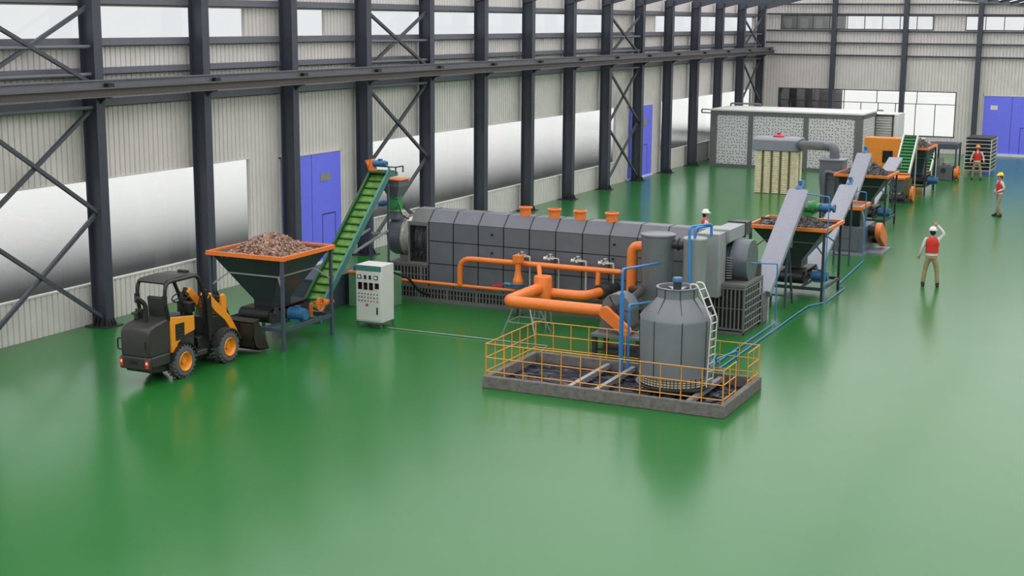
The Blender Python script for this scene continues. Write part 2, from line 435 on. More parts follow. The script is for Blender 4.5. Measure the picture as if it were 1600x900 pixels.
# blue double doors
def door(n, axis, c, u0, u1, z1, wicket, plate):
    e = bpy.data.objects.new('door_%d' % n, None); COL.objects.link(e); e['kind'] = 'structure'; W[e.name] = V((0,0,0))
    s = 1 if axis == 'y' else -1            # towards the room
    def B(mb, a, b, za, zb, d0, d1):
        if axis == 'y': mb.box(c+s*d0, c+s*d1, a, b, za, zb)
        else: mb.box(a, b, c+s*d0, c+s*d1, za, zb)
    um = (u0+u1)/2
    for a, b in ((u0+.05, um-.012), (um+.012, u1-.05)):
        m_ = MB(); B(m_, a, b, .05, z1-.05, -.03, .03); struct('door_leaf', m_, 'blue_door', e)
    f = MB(); B(f, u0, u0+.05, 0, z1, -.04, .05); B(f, u1-.05, u1, 0, z1, -.04, .05); B(f, u0, u1, z1-.05, z1, -.04, .05)
    struct('door_frame', f, 'panel', e)
    g = MB(); B(g, um-.014, um+.014, .05, z1-.05, -.02, .026)
    if wicket:
        a, b, zt = wicket
        B(g, a-.015, a+.015, .12, zt, .0, .034); B(g, b-.015, b+.015, .12, zt, .0, .034); B(g, a, b, zt-.015, zt+.015, .0, .034)
    struct('door_joint', g, 'seam', e)
    if plate:
        a, b, za, zb = plate
        q = MB(); B(q, a, b, za, zb, .02, .045); struct('door_vent' if axis == 'y' else 'door_sign', q, 'greysteel' if axis == 'y' else 'white', e)
    t = MB(); B(t, u0, u1, 0, .06, -.03, .12); struct('door_threshold', t, 'white', e)
door(1, 'y', XL, *DOOR_L[0][:2], 3.57, (38.0, 38.75, 1.55), (37.9, 38.5, 2.62, 2.87))
door(2, 'y', XL, *DOOR_L[1][:2], 3.62, (67.0, 67.8, 1.6), (67.2, 67.7, 2.55, 2.95))
door(3, 'x', YB, *DOOR_B[0][:2], 3.57, (-9.3, -8.6, 1.7), (-11.05, -10.65, 2.72, 2.97))
mb = MB(); mb.box(-11.5, XR, YB-.14, YB-.02, 0, .14); struct('baseboard_back', mb, 'white')

# ------------------------------------------------------------------ steelwork (each member its own thing)
HOLES = [(c-.13, c+.13) for c in COLY]
def ord_(i): return ORD[i]
VIS = COLY[1:]
for i, y in enumerate(COLY):
    lab = 'dark blue-grey steel column on the left wall, ' + ('just outside the left picture edge' if i == 0 else ord_(i-1)+' from the left of the photo')
    t = thing('steel_column', lab, 'column', (-24.55, y, 0), 'steel columns along the left wall')
    s = MB()
    s.box(-24.38, -24.36, y-.15, y+.15, .03, 8.75); s.box(-24.82, -24.80, y-.15, y+.15, .03, 8.75)   # flanges
    s.box(-24.80, -24.38, y-.012, y+.012, .03, 8.75)
    part(t, 'shaft', s, 'steel')
    b = MB(); b.box(-24.93, -24.22, y-.32, y+.32, .0, .03)
    part(t, 'base_plate', b, 'dark')
    g = MB()
    for yy in (y-.2, y+.2):
        for k in (-1, 1):
            pass
    for xx in (-24.7, -24.58, -24.46):
        for sg in (-1, 1): g.prism([(y+sg*.125, .03), (y+sg*.28, .03), (y+sg*.26, .09), (y+sg*.125, .3)], 'x', xx-.008, xx+.008)
    for yy in (y-.1, y, y+.1): g.prism([(-24.38, .03), (-24.25, .03), (-24.26, .09), (-24.38, .28)], 'y', yy-.008, yy+.008)
    part(t, 'base_gusset', g, 'dark')
    g = MB(); g.box(-24.36, -24.1, y-.1, y+.1, 5.74, 5.8); g.prism([(-24.36, 5.6), (-24.36, 5.74), (-24.2, 5.74)], 'y', y-.02, y+.02)
    part(t, 'rail_bracket', g, 'steel')
# girts on the left wall, one per bay and height
GZ = [(8.02, .2, 'top'), (7.0, .2, 'under the high windows'), (6.3, .17, 'above the crane rail'), (5.5, .2, 'below the crane rail')]
BR = [0, 4, 9, 14]          # braced bays (index into COLY)
for zi, (z, h, wh) in enumerate(GZ):
    for i in range(len(COLY)-1):
        a, b = COLY[i]+.14, COLY[i+1]-.14
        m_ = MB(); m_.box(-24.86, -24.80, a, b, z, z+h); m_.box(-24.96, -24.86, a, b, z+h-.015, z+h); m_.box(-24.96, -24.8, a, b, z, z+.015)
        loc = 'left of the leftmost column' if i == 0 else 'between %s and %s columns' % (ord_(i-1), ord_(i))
        solo('wall_girt', 'grey wall girt %s, %s' % ({0: 'over the high windows', 1: 'just under the high windows', 2: 'above the crane rail', 3: 'below the crane rail'}[zi], loc), 'girt', m_, 'steel_pale', 'girts on the left wall')
for bi, i in enumerate(BR[:4]):
    if i+1 >= len(COLY): continue
    a, b = COLY[i]+.13, COLY[i+1]-.13
    where = ['at the left picture edge', 'above the green conveyor', 'left of the far blue door', 'nearest the back wall'][bi]
    for z in (7.0, 6.33, 5.52):
        m_ = MB(); m_.cyl((-24.52, a, z), (-24.52, b, z), .05, n=10)
        solo('brace_strut', 'round strut %s, braced bay %s' % ({7.0: 'under the high windows', 6.33: 'above the crane rail', 5.52: 'below the crane rail'}[z], where), 'strut', m_, 'steel_pale', 'struts in the braced bays')
    for lv, (z0, z1, nm) in enumerate([(.25, 2.88, 'lowest'), (2.92, 5.48, 'middle'), (6.1, 7.95, 'upper')]):
        for sg in (0, 1):
            m_ = MB(); p, q = ((-24.50-.06*sg, a, z0), (-24.50-.06*sg, b, z1)) if sg else ((-24.50, a, z1), (-24.50, b, z0))
            m_.bar(p, q, .09, .09)
            solo('cross_brace', 'diagonal brace %s rightward, %s cross, bay %s' % ('rising' if sg else 'falling', nm, where), 'brace', m_, 'brace', 'diagonal wall braces')
# crane rail girder
t = thing('crane_runway_beam', 'long grey steel crane runway beam running along the left wall columns', 'crane rail', (-24.0, 20, 5.8))
g = MB()
ya, yb = 12.0, 87.5
g.box(-24.06, -24.0, ya, yb, 5.83, 6.02); g.box(-24.2, -23.86, ya, yb, 5.8, 5.835); g.box(-24.25, -23.84, ya, yb, 6.0, 6.035)
part(t, 'girder', g, 'girder')
g = MB(); g.box(-24.14, -24.06, ya, yb, 6.035, 6.2); g.box(-24.2, -24.0, ya, yb, 6.19, 6.215)
part(t, 'rail', g, 'steel_pale')
for y in COLY:
    g = MB(); g.box(-24.02, -23.9, y-.22, y+.0, 6.036, 6.13); part(t, 'joint_clip', g, 'black')
# rafters
def rafter(y, lab):
    m_ = MB()
    for a, b, da, db in ((XL+.2, -21.6, .46, .46), (-21.6, RIDGE1, .46, .14), (RIDGE1, VAL, .14, .12), (VAL, RIDGE2, .12, .12), (RIDGE2, XR-.02, .12, .2)):
        za = roof_z(a)-.03; zb = roof_z(b)-.03
        m_.prism([(a, za-da), (b, zb-db), (b, zb), (a, za)], 'y', y-.02, y+.02)
        m_.prism([(a, za-da-.03), (b, zb-db-.03), (b, zb-db), (a, za-da)], 'y', y-.11, y+.11)
        m_.prism([(a, za-.03), (b, zb-.03), (b, zb), (a, za)], 'y', y-.11, y+.11)
    solo('roof_rafter', lab, 'rafter', m_, 'steel', 'roof rafters')
for i, y in enumerate(COLY):
    rafter(y, 'dark blue sloping steel roof rafter over the %s' % ('space left of the photo' if i == 0 else ord_(i-1)+' wall column'))
# back wall posts and girts
BX = [-20.5, -16.2, -11.9, -7.6, -3.3, 1.0]
for i, x in enumerate(BX):
    g = MB(); g.box(x-.14, x+.14, YB-.42, YB-.4, 0, roof_z(x)-.1); g.box(x-.14, x+.14, YB-.12, YB-.1, 0, roof_z(x)-.1); g.box(x-.12, x-.1, YB-.4, YB-.12, 0, roof_z(x)-.1); g.box(x+.1, x+.12, YB-.4, YB-.12, 0, roof_z(x)-.1)
    solo('gable_column', 'slim dark blue column on the back wall, %s' % (['behind the perforated panel room', 'beside the shutter box', 'left of the blue back door', 'right of the blue back door', 'next past the blue door', 'last before the right wall'][i]), 'column', g, 'steel', 'columns on the back wall')
for zi, z in enumerate((5.7, 6.45, 7.17, 8.18, 8.78)):
    ends = [XL+.1]+BX+[XR-.05]
    for j in range(len(ends)-1):
        a = ends[j]+.14; b = ends[j+1]-.14
        g = MB(); g.box(a, b, YB-.22, YB-.12, z, z+.1)
        solo('back_wall_girt', 'dark girt on the back wall, %s row up, %s bay from the left corner' % (ord_(zi), ord_(j)), 'girt', g, 'steel', 'girts on the back wall')
# valley beam
g = MB(); g.box(VAL-.12, VAL+.12, YF, YB, EAVE-.2, EAVE-.05); solo('valley_gutter_beam', 'long steel valley beam under the roof above the production line', 'beam', g, 'steel')

# dark cylinder added outside to blacken the left end of the back windows
t = thing('silo', 'dark round silo standing outside behind the left end of the back windows', 'silo', (-24.6, 95.5, -.3))
g = MB(); g.lathe([(3.1, -.3), (3.1, 9.6), (.4, 11.2)], (-24.6, 95.5, 0), 48, cap1=True); part(t, 'shell', g, 'silo')
# ------------------------------------------------------------------ furnace
FY0, FY1 = 34.0, 35.06
t = furnace = thing('carbonization_furnace', 'long grey panelled carbonization furnace with four orange stacks and slatted base', 'furnace', (-15.0, 34.5, 0))
FX0, FX1, PW = -18.86, -10.42, .767
prof = [(FY0, .42), (FY0, 2.22), (FY0+.31, 2.53), (FY1-.31, 2.53), (FY1, 2.22), (FY1, .42)]
g = MB(); g.prism(prof, 'x', FX0, FX1); casing = part(t, 'casing', g, 'furn')
# dark joints between the panels
g = MB()
def ringp(x):
    w = .016; o = .006
    q = [(FY0-o, .42), (FY0-o, 2.22), (FY0+.31-o, 2.53+o), (FY1-.31+o, 2.53+o), (FY1+o, 2.22), (FY1+o, .42)]
    return g.prism(q, 'x', x-w, x+w)
xs = [FX0+PW*i for i in range(12)]
for x in xs: ringp(x)
for z in (1.70, 1.07, 2.22): g.box(FX0, FX1, FY0-.006, FY0+.01, z-(.012 if z < 2 else .004), z+(.012 if z < 2 else .004))
part(casing, 'panel_joint', g, 'seam')
for x, z in ((-16.9, 2.0), (-16.9, 1.5), (-13.35, 2.0), (-12.6, 2.0), (-13.38, 1.62), (-16.2, 1.5)):
    g = MB(); g.cyl((x, FY0-.05, z), (x, FY0, z), .03, n=10); part(casing, 'knob', g, 'black')
# end bay with open grille on the left
g = MB()
gx0, gx1 = -19.52, FX0-.02
g.prism([(FY0, 2.2), (FY0+.31, 2.53), (FY1-.31, 2.53), (FY1, 2.2)], 'x', gx0+.1, gx1)
g.box(gx0, gx1, FY0, FY0+.05, 2.1, 2.2); g.box(gx0, gx1, FY0, FY0+.05, 1.0, 1.08)
for x in (gx0, gx1-.05): g.box(x, x+.05, FY0, FY0+.05, 1.08, 2.1); g.box(x, x+.05, FY1-.05, FY1, 1.08, 2.2)
g.box(gx0, gx1, FY1-.04, FY1, 1.0, 2.2); part(t, 'end_frame', g, 'furn_dark')
g = MB()
for i in range(9): x = gx0+.09+i*.06; g.box(x-.005, x+.005, FY0+.015, FY0+.03, 1.08, 2.1)
for i in range(15): z = 1.12+i*.068; g.box(gx0+.05, gx1-.05, FY0+.015, FY0+.025, z-.005, z+.005)
part(t, 'mesh_guard', g, 'dark')
g = MB(); g.cyl((gx0+.15, 34.5, 1.72), (gx1, 34.5, 1.72), .42, n=28); g.cyl((gx0+.3, 34.5, 1.72), (gx0+.42, 34.5, 1.72), .48, n=28)
part(t, 'drum_neck', g, 'drumsteel')
g = MB()
for i in range(4): g.cyl((gx0+.12+i*.12, 34.25, 1.2), (gx0+.2+i*.12, 34.25, 1.2), .09, n=14)
g.box(gx0+.05, gx1-.05, 34.2, 34.8, 1.06, 1.12); part(t, 'roller', g, 'dark')
# slatted base
def slats(g, axis, c, a, b, z0, z1, pitch=.10, w=.042, mid=True, th=.02, skip=()):
    def B(u0, u1, za, zb, e=0):
        if axis == 'x': g.box(u0, u1, c-e, c+th+e, za, zb)
        else: g.box(c-th-e, c+e, u0, u1, za, zb)
    B(a-.004, b+.004, z0, z0+.05, .005); B(a-.004, b+.004, z1-.06, z1, .005)
    if mid: B(a, b, (z0+z1)/2-.01, (z0+z1)/2+.01, .003)
    n = int((b-a)/pitch); p = (b-a)/n
    for i in range(n+1):
        ww = w if i % 9 else w*2
        B(max(a, a+i*p-ww/2), min(b, a+i*p+ww/2), z0+.002, z1-.002)
g = MB(); slats(g, 'x', 33.93, -20.06, -10.62, .05, .42)
part(t, 'base_grille', g, 'furn_dark')
g = MB(); g.box(-20.06, -10.55, 33.975, FY1, 0.0, .42); part(t, 'plinth', g, 'black')
g = MB(); g.box(-20.1, -10.6, 33.9, 34.1, 0, .05); g.box(-20.1, -18.88, 33.93, FY1, .4, .46); part(t, 'base_rail', g, 'furn_dark')
g = MB(); slats(g, 'x', 33.96, -20.06, -18.88, .46, 1.0, mid=True); part(t, 'pedestal_grille', g, 'furn_dark')
g = MB(); g.box(-20.06, -18.88, 34.0, FY1, .46, 1.0); part(t, 'pedestal_core', g, 'black')
g = MB(); g.box(-20.1, -18.86, 33.93, FY1, 1.0, 1.04); g.box(-19.9, -19.55, 34.2, 34.8, 1.04, 1.2); part(t, 'pedestal_top', g, 'furn_dark')
# inlet drum
g = MB(); Rx = Matrix.Rotation(radians(90), 3, 'Y')
g.lathe([(.02, -20.24), (.42, -20.24), (.53, -20.19), (.56, -20.1), (.56, -19.74)], (0, 34.5, 1.72), 40, R=Rx)
for p in g.v: pass
part(t, 'inlet_drum', g, 'drumsteel')
g = MB(); g.lathe([(.56, -19.74), (.60, -19.73), (.60, -19.70), (.54, -19.69), (.53, -19.5)], (0, 34.5, 1.72), 40, R=Rx)
part(t, 'drum_ring', g, 'ringsteel')
# stacks
for i, x in enumerate((-16.12, -15.27, -14.52, -13.62)):
    s = thing if False else None
    g = MB(); g.lathe([(.15, 2.5), (.15, 2.72), (.19, 2.725), (.19, 2.765), (.145, 2.77), (.145, 2.55)], (x, 34.45, 0), 24)
    part(t, 'stack', g, 'orange')
    g = MB()
    g.cyl((x, 34.45, 2.6), (x, 34.45, 2.62), .14, n=20)
# burners
for i, x in enumerate((-15.92, -15.09, -14.3, -13.53)):
    e = MB()
    e.cyl((x-.12, 33.78, 1.52), (x+.12, 33.78, 1.52), .025, n=8); e.cyl((x, FY0, 1.52), (x, 33.72, 1.52), .04, n=10)
    e.cyl((x-.17, 33.78, 1.52), (x-.08, 33.78, 1.52), .05, n=10); e.cyl((x+.02, 33.78, 1.52), (x+.02, 33.78, 1.64), .018, n=8)
    e.cyl((x+.02, 33.78, 1.63), (x+.02, 33.78, 1.65), .05, n=12); e.cyl((x-.08, 33.78, 1.56), (x-.08, 33.78, 1.6), .03, n=8)
    e.tube([(x+.1, 33.78, 1.54), (x+.26, 33.78, 1.54), (x+.26, 33.78, .5)], .014, 8, .05)
    if i != 1: e.tube([(x+.1, 33.84, 1.5), (x+.21, 33.84, 1.5), (x+.21, 33.84, .5)], .012, 8, .05)
    part(t, 'gas_burner', e, 'steelwhite')
# right end: smoke hood, outlet drum and pedestal
g = MB()
g.box(-10.95, -10.36, 33.45, 34.05, .95, 2.55)
g.box(-10.95, -10.36, 34.05, 34.95, 2.2, 2.55)
part(t, 'smoke_hood', g, 'duct', .015)
g = MB(); g.box(-10.70, -10.26, 34.0, 35.3, 2.28, 2.6); part(t, 'smoke_duct', g, 'duct', .01)
g = MB(); g.box(-10.72, -10.24, 35.3, 35.36, 2.24, 2.64); g.box(-10.70, -10.26, 35.36, 35.9, 2.28, 2.6); part(t, 'duct_flange', g, 'dark')
g = MB(); g.lathe([(.45, -10.55), (.45, -10.3), (.53, -10.3)], (0, 34.62, 1.74), 40, R=Rx); part(t, 'outlet_neck', g, 'drumsteel')
g = MB()
for i in range(9):
    z = 1.35+i*.065; g.box(-10.34, -10.2, 34.05, 34.09, z, z+.03)
part(t, 'ladder_rung', g, 'greysteel')
g = MB(); g.lathe([(.54, -10.28), (.54, -9.86), (.53, -9.84), (.01, -9.84)], (0, 34.62, 1.76), 44, R=Rx); part(t, 'outlet_drum', g, 'drumsteel')
g = MB(); g.box(-10.25, -9.85, 34.3, 34.94, 1.22, 1.34); g.prism([(34.94, 1.22), (35.15, 1.3), (35.35, 1.62), (35.38, 1.22)], 'x', -10.0, -9.8); part(t, 'drum_saddle', g, 'dark')
g = MB(); g.box(-10.62, -9.74, 33.72, 35.36, 1.2, 1.28); g.box(-9.78, -9.74, 33.72, 33.78, 0, 1.2); g.box(-10.62, -9.74, 33.72, 33.78, 0, .06); g.box(-9.78, -9.74, 35.3, 35.36, 0, 1.2); part(t, 'pedestal_frame', g, 'furn_dark', .005)
g = MB(); slats(g, 'x', 33.74, -10.62, -9.78, .1, 1.2, pitch=.1, w=.04); part(t, 'pedestal_grille', g, 'furn_dark')
g = MB()
for i in range(8): y = 33.8+i*.215; g.box(-9.765, -9.75, y-.012, y+.012, .1, 1.16)
for i in range(7): z = .1+i*.176; g.box(-9.768, -9.747, 33.78, 35.3, z-.012, z+.012)
part(t, 'side_grille', g, 'greysteel')
g = MB(); g.box(-10.6, -9.8, 33.8, 35.3, 0, 1.2); part(t, 'pedestal_core', g, 'black')

# ------------------------------------------------------------------ orange pipework in front of the furnace
t = thing('gas_header', 'thin orange header pipe along the furnace front with a raised loop', 'pipe', (-15.5, 33.6, 0))
g = MB(); g.tube([(-19.9, 33.62, .60), (-12.6, 33.62, .60)], .045, 12); part(t, 'lower_pipe', g, 'orange')
g = MB(); g.tube([(-17.68, 33.6, .64), (-17.68, 33.6, 1.36), (-13.0, 33.6, 1.36)], .075, 16, .38); g.cyl((-13.0, 33.6, 1.36), (-12.97, 33.6, 1.36), .06, n=12); part(t, 'upper_pipe', g, 'orange')
g = MB(); g.cyl((-15.23, 33.4, 1.36), (-15.0, 33.0, 1.05), .0651, n=14); part(t, 'branch', g, 'orange')
g = MB(); g.cyl((-13.62, 33.6, 1.33), (-13.62, 33.55, .98), .07, n=14); part(t, 'branch', g, 'orange')
for x in (-19.3, -17.0, -15.2, -13.4):
    g = MB(); g.box(x-.02, x+.02, 33.6, 33.95, .53, .56); part(t, 'pipe_bracket', g, 'dark')
t = thing('venturi_burner', 'orange venturi gas burner with blue valve and red handle before furnace', 'burner', (-15.93, 33.35, 0))
VX, VY = -15.82, 33.36
g = MB(); g.box(VX-.12, VX+.12, VY-.1, VY+.12, 1.42, 1.62); part(t, 'air_box', g, 'orange', .008)
g = MB(); g.lathe([(.09, .52), (.10, .80), (.14, .86), (.14, .95), (.11, 1.02), (.075, 1.22), (.08, 1.42)], (VX, VY, 0), 20); part(t, 'venturi_tube', g, 'orange')
g = MB(); g.cyl((VX, VY, .76), (VX, VY, .84), .17, n=20); g.cyl((VX, VY, .84), (VX, VY, .86), .2, n=20); g.tube([(VX, VY-.05, .8), (VX-.34, VY-.1, .84)], .05, 10); part(t, 'valve', g, 'bluem')
g = MB(); g.bar((VX-.32, VY-.1, .84), (VX-.66, VY-.2, .76), .07, .05); part(t, 'valve_handle', g, 'red')
g = MB(); g.cyl((VX, VY, .0), (VX, VY, .55), .03, n=10); g.box(VX-.12, VX+.12, VY-.12, VY+.12, 0, .02); part(t, 'foot', g, 'dark')
t = thing('mixing_drum', 'upright orange cylinder joining the thick orange pipes', 'drum', (-14.65, 32.5, 0))
g = MB(); g.lathe([(.01, .60), (.235, .60), (.235, 1.27), (.22, 1.3), (.01, 1.3)], (-14.68, 32.45, 0), 28); part(t, 'shell', g, 'orange')
g = MB()
for a in (pi/4, 3*pi/4, 5*pi/4, 7*pi/4): g.bar((-14.68+.18*cos(a), 32.45+.18*sin(a), .62), (-14.68+.26*cos(a), 32.45+.26*sin(a), 0), .03)
part(t, 'support_leg', g, 'greysteel')
t = thing('flue_pipe', 'thick orange pipe with a sharp elbow leading to the blower', 'pipe', (-13.6, 30.4, .9))
g = MB(); g.tube([(-14.72, 32.28, 1.0), (-14.72, 30.42, 1.0), (-12.15, 30.42, 1.0)], .145, 20, .26, seg=7); part(t, 'pipe_run', g, 'orange')
g = MB(); g.cyl((-14.72, 31.6, 1.0), (-14.72, 31.64, 1.0), .153, n=20); part(t, 'pipe_flange', g, 'rail_orange')
t = thing('return_pipe', 'orange pipe from upright drum bending into grey collar on furnace', 'pipe', (-13.9, 32.9, .8))
g = MB(); g.tube([(-14.46, 32.55, .86), (-13.55, 32.55, .86), (-13.38, 33.45, .86)], .13, 18, .3); part(t, 'pipe_run', g, 'orange')
g = MB(); g.cyl((-13.42, 33.2, .86), (-13.36, 33.5, .86), .19, n=24); g.cyl((-13.36, 33.5, .86), (-13.35, 33.56, .86), .23, n=24); g.cyl((-13.35, 33.56, .86), (-13.30, FY0, .86), .16, n=20); part(t, 'collar', g, 'dark')
t = thing('riser_pipe', 'tall orange riser pipe bending into the larger scrubber tank', 'pipe', (-12.3, 32.6, .6))
g = MB(); g.tube([(-12.33, 32.6, .75), (-12.33, 32.6, 2.24), (-11.9, 32.6, 2.24)], .125, 20, .3, seg=8); part(t, 'pipe_run', g, 'orange')
g = MB(); g.cyl((-12.33, 32.6, .70), (-12.33, 32.6, .76), .16, n=20); part(t, 'pipe_flange', g, 'orange')
g = MB(); g.cyl((-12.33, 32.6, 0), (-12.33, 32.6, .7), .05, n=12); g.box(-12.45, -12.21, 32.48, 32.72, 0, .02); part(t, 'support_leg', g, 'dark')
# little trestle beneath the elbow
t = thing('pipe_trestle', 'small splayed steel trestle under the elbow of the thick orange pipe', 'stand', (-14.7, 31.4, 0))
tr = [(-15.12, 30.98), (-14.2, 30.98), (-14.2, 31.9), (-15.12, 31.9)]; tt = [(-14.86, 31.2), (-14.5, 31.2), (-14.5, 31.6), (-14.86, 31.6)]
for (a, b) in zip(tr, tt):
    g = MB(); g.bar((a[0], a[1], 0), (b[0], b[1], .84), .03); part(t, 'leg', g, 'greysteel')
g = MB()
for i in range(4):
    a, b = tr[i], tr[(i+1) % 4]; c, d = tt[i], tt[(i+1) % 4]; k = .4
    P = lambda s, q: (s[0]+(q[0]-s[0])*k, s[1]+(q[1]-s[1])*k, .84*k)
    g = MB(); g.bar(P(a, c), P(b, d), .025); part(t, 'crossbar', g, 'greysteel')
g = MB(); g.box(-14.88, -14.48, 31.18, 31.62, .83, .855); part(t, 'top_plate', g, 'greysteel')

# ------------------------------------------------------------------ blower on stand
t = thing('blower_stand', 'dark steel table stand carrying the blower behind the basin', 'stand', (-11.7, 30.2, 0))
for x in (-12.18, -11.1):
    for y in (29.9, 30.6):
        g = MB(); g.box(x-.05, x+.05, y-.05, y+.05, 0, .5); part(t, 'leg', g, 'dark')
g = MB(); g.box(-12.27, -11.02, 29.82, 30.7, .5, .57); part(t, 'table_top', g, 'furn_dark', .005)
g = MB(); g.box(-12.15, -11.1, 29.95, 30.6, .16, .2); part(t, 'lower_shelf', g, 'dark')
t = thing('blower', 'grey centrifugal blower with slanted orange belt guard', 'fan', (-11.8, 30.2, .57))
g = MB(); cx, cz, r = -11.75, 1.12, .38
poly = [(cx+r*cos(a), cz+r*sin(a)) for a in [radians(k) for k in range(-20, 201, 12)]]+[(cx-.44, .57), (cx+.36, .57)]
g.prism(poly, 'y', 30.12, 30.6); part(t, 'housing', g, 'cyl', .01)
g = MB(); g.cyl((cx, 29.98, cz), (cx, 30.12, cz), .13, n=20); g.cyl((cx, 29.92, cz), (cx, 30.0, cz), .06, n=14)
for k in range(6):
    a = k*pi/3; g.bar((cx+.13*cos(a), 30.11, cz+.13*sin(a)), (cx+.36*cos(a), 30.11, cz+.36*sin(a)), .02)
part(t, 'bearing', g, 'dark')
g = MB(); r_ = .15; x0, z0_, x1, z1_ = -11.93, 1.08, -11.42, .70
d = V((x1-x0, z1_-z0_)).normalized(); base = atan2(d.y, d.x)
pl = [(x0+r_*cos(base+pi/2+k*pi/8), z0_+r_*sin(base+pi/2+k*pi/8)) for k in range(9)]+[(x1+.13*cos(base-pi/2+k*pi/8), z1_+.13*sin(base-pi/2+k*pi/8)) for k in range(9)]
g.prism(pl, 'y', 29.84, 29.96); part(t, 'belt_guard', g, 'orange', .012)
g = MB(); g.cyl((-11.5, 29.98, .74), (-11.5, 30.55, .74), .14, n=18); g.box(-11.65, -11.35, 30.0, 30.5, .57, .62); part(t, 'motor', g, 'dark')
g = MB(); g.cyl((cx-.02, 30.6, cz), (cx-.02, 30.75, cz), .2, n=18); g.tube([(cx+.2, 30.5, 1.3), (cx+.1, 31.6, 1.35), (-12.2, 32.3, 1.2)], .1, 12, .3); part(t, 'inlet_duct', g, 'dark')

# ------------------------------------------------------------------ scrubber tanks
t = thing('scrubber_tank', 'larger grey upright scrubber cylinder beside the orange riser', 'tank', (-11.62, 32.5, 0))
g = MB(); g.lathe([(.36, .72), (.41, 2.55), (.43, 2.56), (.43, 2.60), (.40, 2.62), (.01, 2.63)], (-11.62, 32.5, 0), 40); part(t, 'shell', g, 'cyl')
g = MB(); g.lathe([(.1, .45), (.36, .72)], (-11.62, 32.5, 0), 30); part(t, 'cone', g, 'cyl')
for a in range(4):
    g = MB(); x = -11.62+.33*cos(a*pi/2+.6); y = 32.5+.33*sin(a*pi/2+.6); g.box(x-.03, x+.03, y-.03, y+.03, 0, .85); part(t, 'leg', g, 'dark')
g = MB(); g.cyl((-11.22, 32.5, 2.38), (-10.95, 32.5, 2.38), .12, n=20); g.cyl((-11.1, 32.5, 2.38), (-11.07, 32.5, 2.38), .155, n=20); part(t, 'link_pipe', g, 'dark')
t = thing('scrubber_tank', 'narrower grey upright scrubber cylinder nearer the furnace end', 'tank', (-10.67, 32.5, 0))
g = MB(); g.lathe([(.27, .72), (.29, 2.5), (.30, 2.52), (.30, 2.56), (.28, 2.58), (.01, 2.59)], (-10.67, 32.5, 0), 36); part(t, 'shell', g, 'duct')
for a in range(4):
    g = MB(); x = -10.67+.22*cos(a*pi/2+.6); y = 32.5+.22*sin(a*pi/2+.6); g.box(x-.03, x+.03, y-.03, y+.03, 0, .8); part(t, 'leg', g, 'dark')
g = MB(); g.box(-10.9, -10.4, 32.3, 32.7, .66, .72); part(t, 'base_flange', g, 'dark')

# ------------------------------------------------------------------ basin
BX0, BX1, BY0, BY1, BZ = -13.24, -7.89, 26.18, 28.84, .26
t = thing('water_basin', 'low rectangular concrete basin with dark water', 'basin', (-10.56, 27.5, 0))
g = MB(); w = .13
g.box(BX0, BX1, BY0, BY0+w, 0, BZ); g.box(BX0, BX1, BY1-w, BY1, 0, BZ); g.box(BX0, BX0+w, BY0+w, BY1-w, 0, BZ); g.box(BX1-w, BX1, BY0+w, BY1-w, 0, BZ)
part(t, 'rim_wall', g, 'concrete', .012)
g = MB(); g.box(BX0+w, BX1-w, BY0+w, BY1-w, .005, .04); part(t, 'water', g, 'water')
for x, r in ((-11.35, 0), (-10.75, 0), (-8.75, 0)):
    g = MB(); g.box(x-.05, x+.05, BY0+w, BY1-w, .1, .2); part(t, 'crossbeam', g, 'greysteel')
# railings
def railing(lab, pts, close=None):
    t = thing('safety_railing', lab, 'railing', (pts[0][0], pts[0][1], BZ), 'railings around the basin')
    for (a, b) in zip(pts[:-1], pts[1:]):
        L_ = V((b[0]-a[0], b[1]-a[1], 0)).length; n_ = max(1, round(L_/.44))
        for z in (.96, .66, .36):
            g = MB(); g.cyl((a[0], a[1], z), (b[0], b[1], z), .011, n=8); part(t, 'rail', g, 'rail_orange')
        for i in range(n_+1):
            if i == 0 and a != pts[0]: continue
            x = a[0]+(b[0]-a[0])*i/n_; y = a[1]+(b[1]-a[1])*i/n_
            g = MB(); g.cyl((x, y, BZ-.001), (x, y, .97), .012, n=8); part(t, 'post', g, 'rail_orange')
o = .06
railing('yellow-orange railing along the front of the basin nearest the camera', [(BX0+o, BY0+o), (BX1-o, BY0+o)])
railing('short orange railing on the left end of the basin', [(BX0+o, BY0+o+.03), (BX0+o, BY1-o-.03)])
railing('yellow railing along the back of the basin', [(BX0+o, BY1-o), (BX1-o, BY1-o)])
railing('short orange railing piece from the front right basin corner', [(BX1-o, BY0+o+.03), (BX1-o, 27.1)])
railing('short yellow railing piece at the rear right basin corner', [(BX1-o, 27.95), (BX1-o, BY1-o-.03)])

# ------------------------------------------------------------------ cooling tower
TX, TY = -9.4, 27.55
t = thing('cooling_tower', 'round grey cooling tower with blue fan motor standing in the basin', 'cooling tower', (TX, TY, .2))
NS = 8; ph = radians(-62)
g = MB(); g.lathe([(.745, .50), (.765, 1.64), (.755, 1.70), (.42, 2.10)], (TX, TY, 0), 40)
part(t, 'shell', g, 'tower')
g = MB(); g.lathe([(.42, 2.09), (.42, 2.29), (.44, 2.29), (.44, 2.31), (.39, 2.31), (.37, 2.12)], (TX, TY, 0), 40); part(t, 'neck', g, 'tower')
g = MB()
for k in range(NS):
    a = ph+2*pi*k/NS; c, s_ = cos(a), sin(a)
    pts = [(.747, .50), (.767, 1.66), (.425, 2.105), (.425, 2.29)]
    for (r0, z0), (r1, z1) in zip(pts[:-1], pts[1:]): g.bar((TX+r0*c, TY+r0*s_, z0), (TX+r1*c, TY+r1*s_, z1), .016, .016)
part(t, 'seam_rib', g, 'dark')
g = MB(); g.cyl((TX, TY, 2.02), (TX, TY, 2.2), .37, n=24); part(t, 'fan_well', g, 'black')
g = MB()
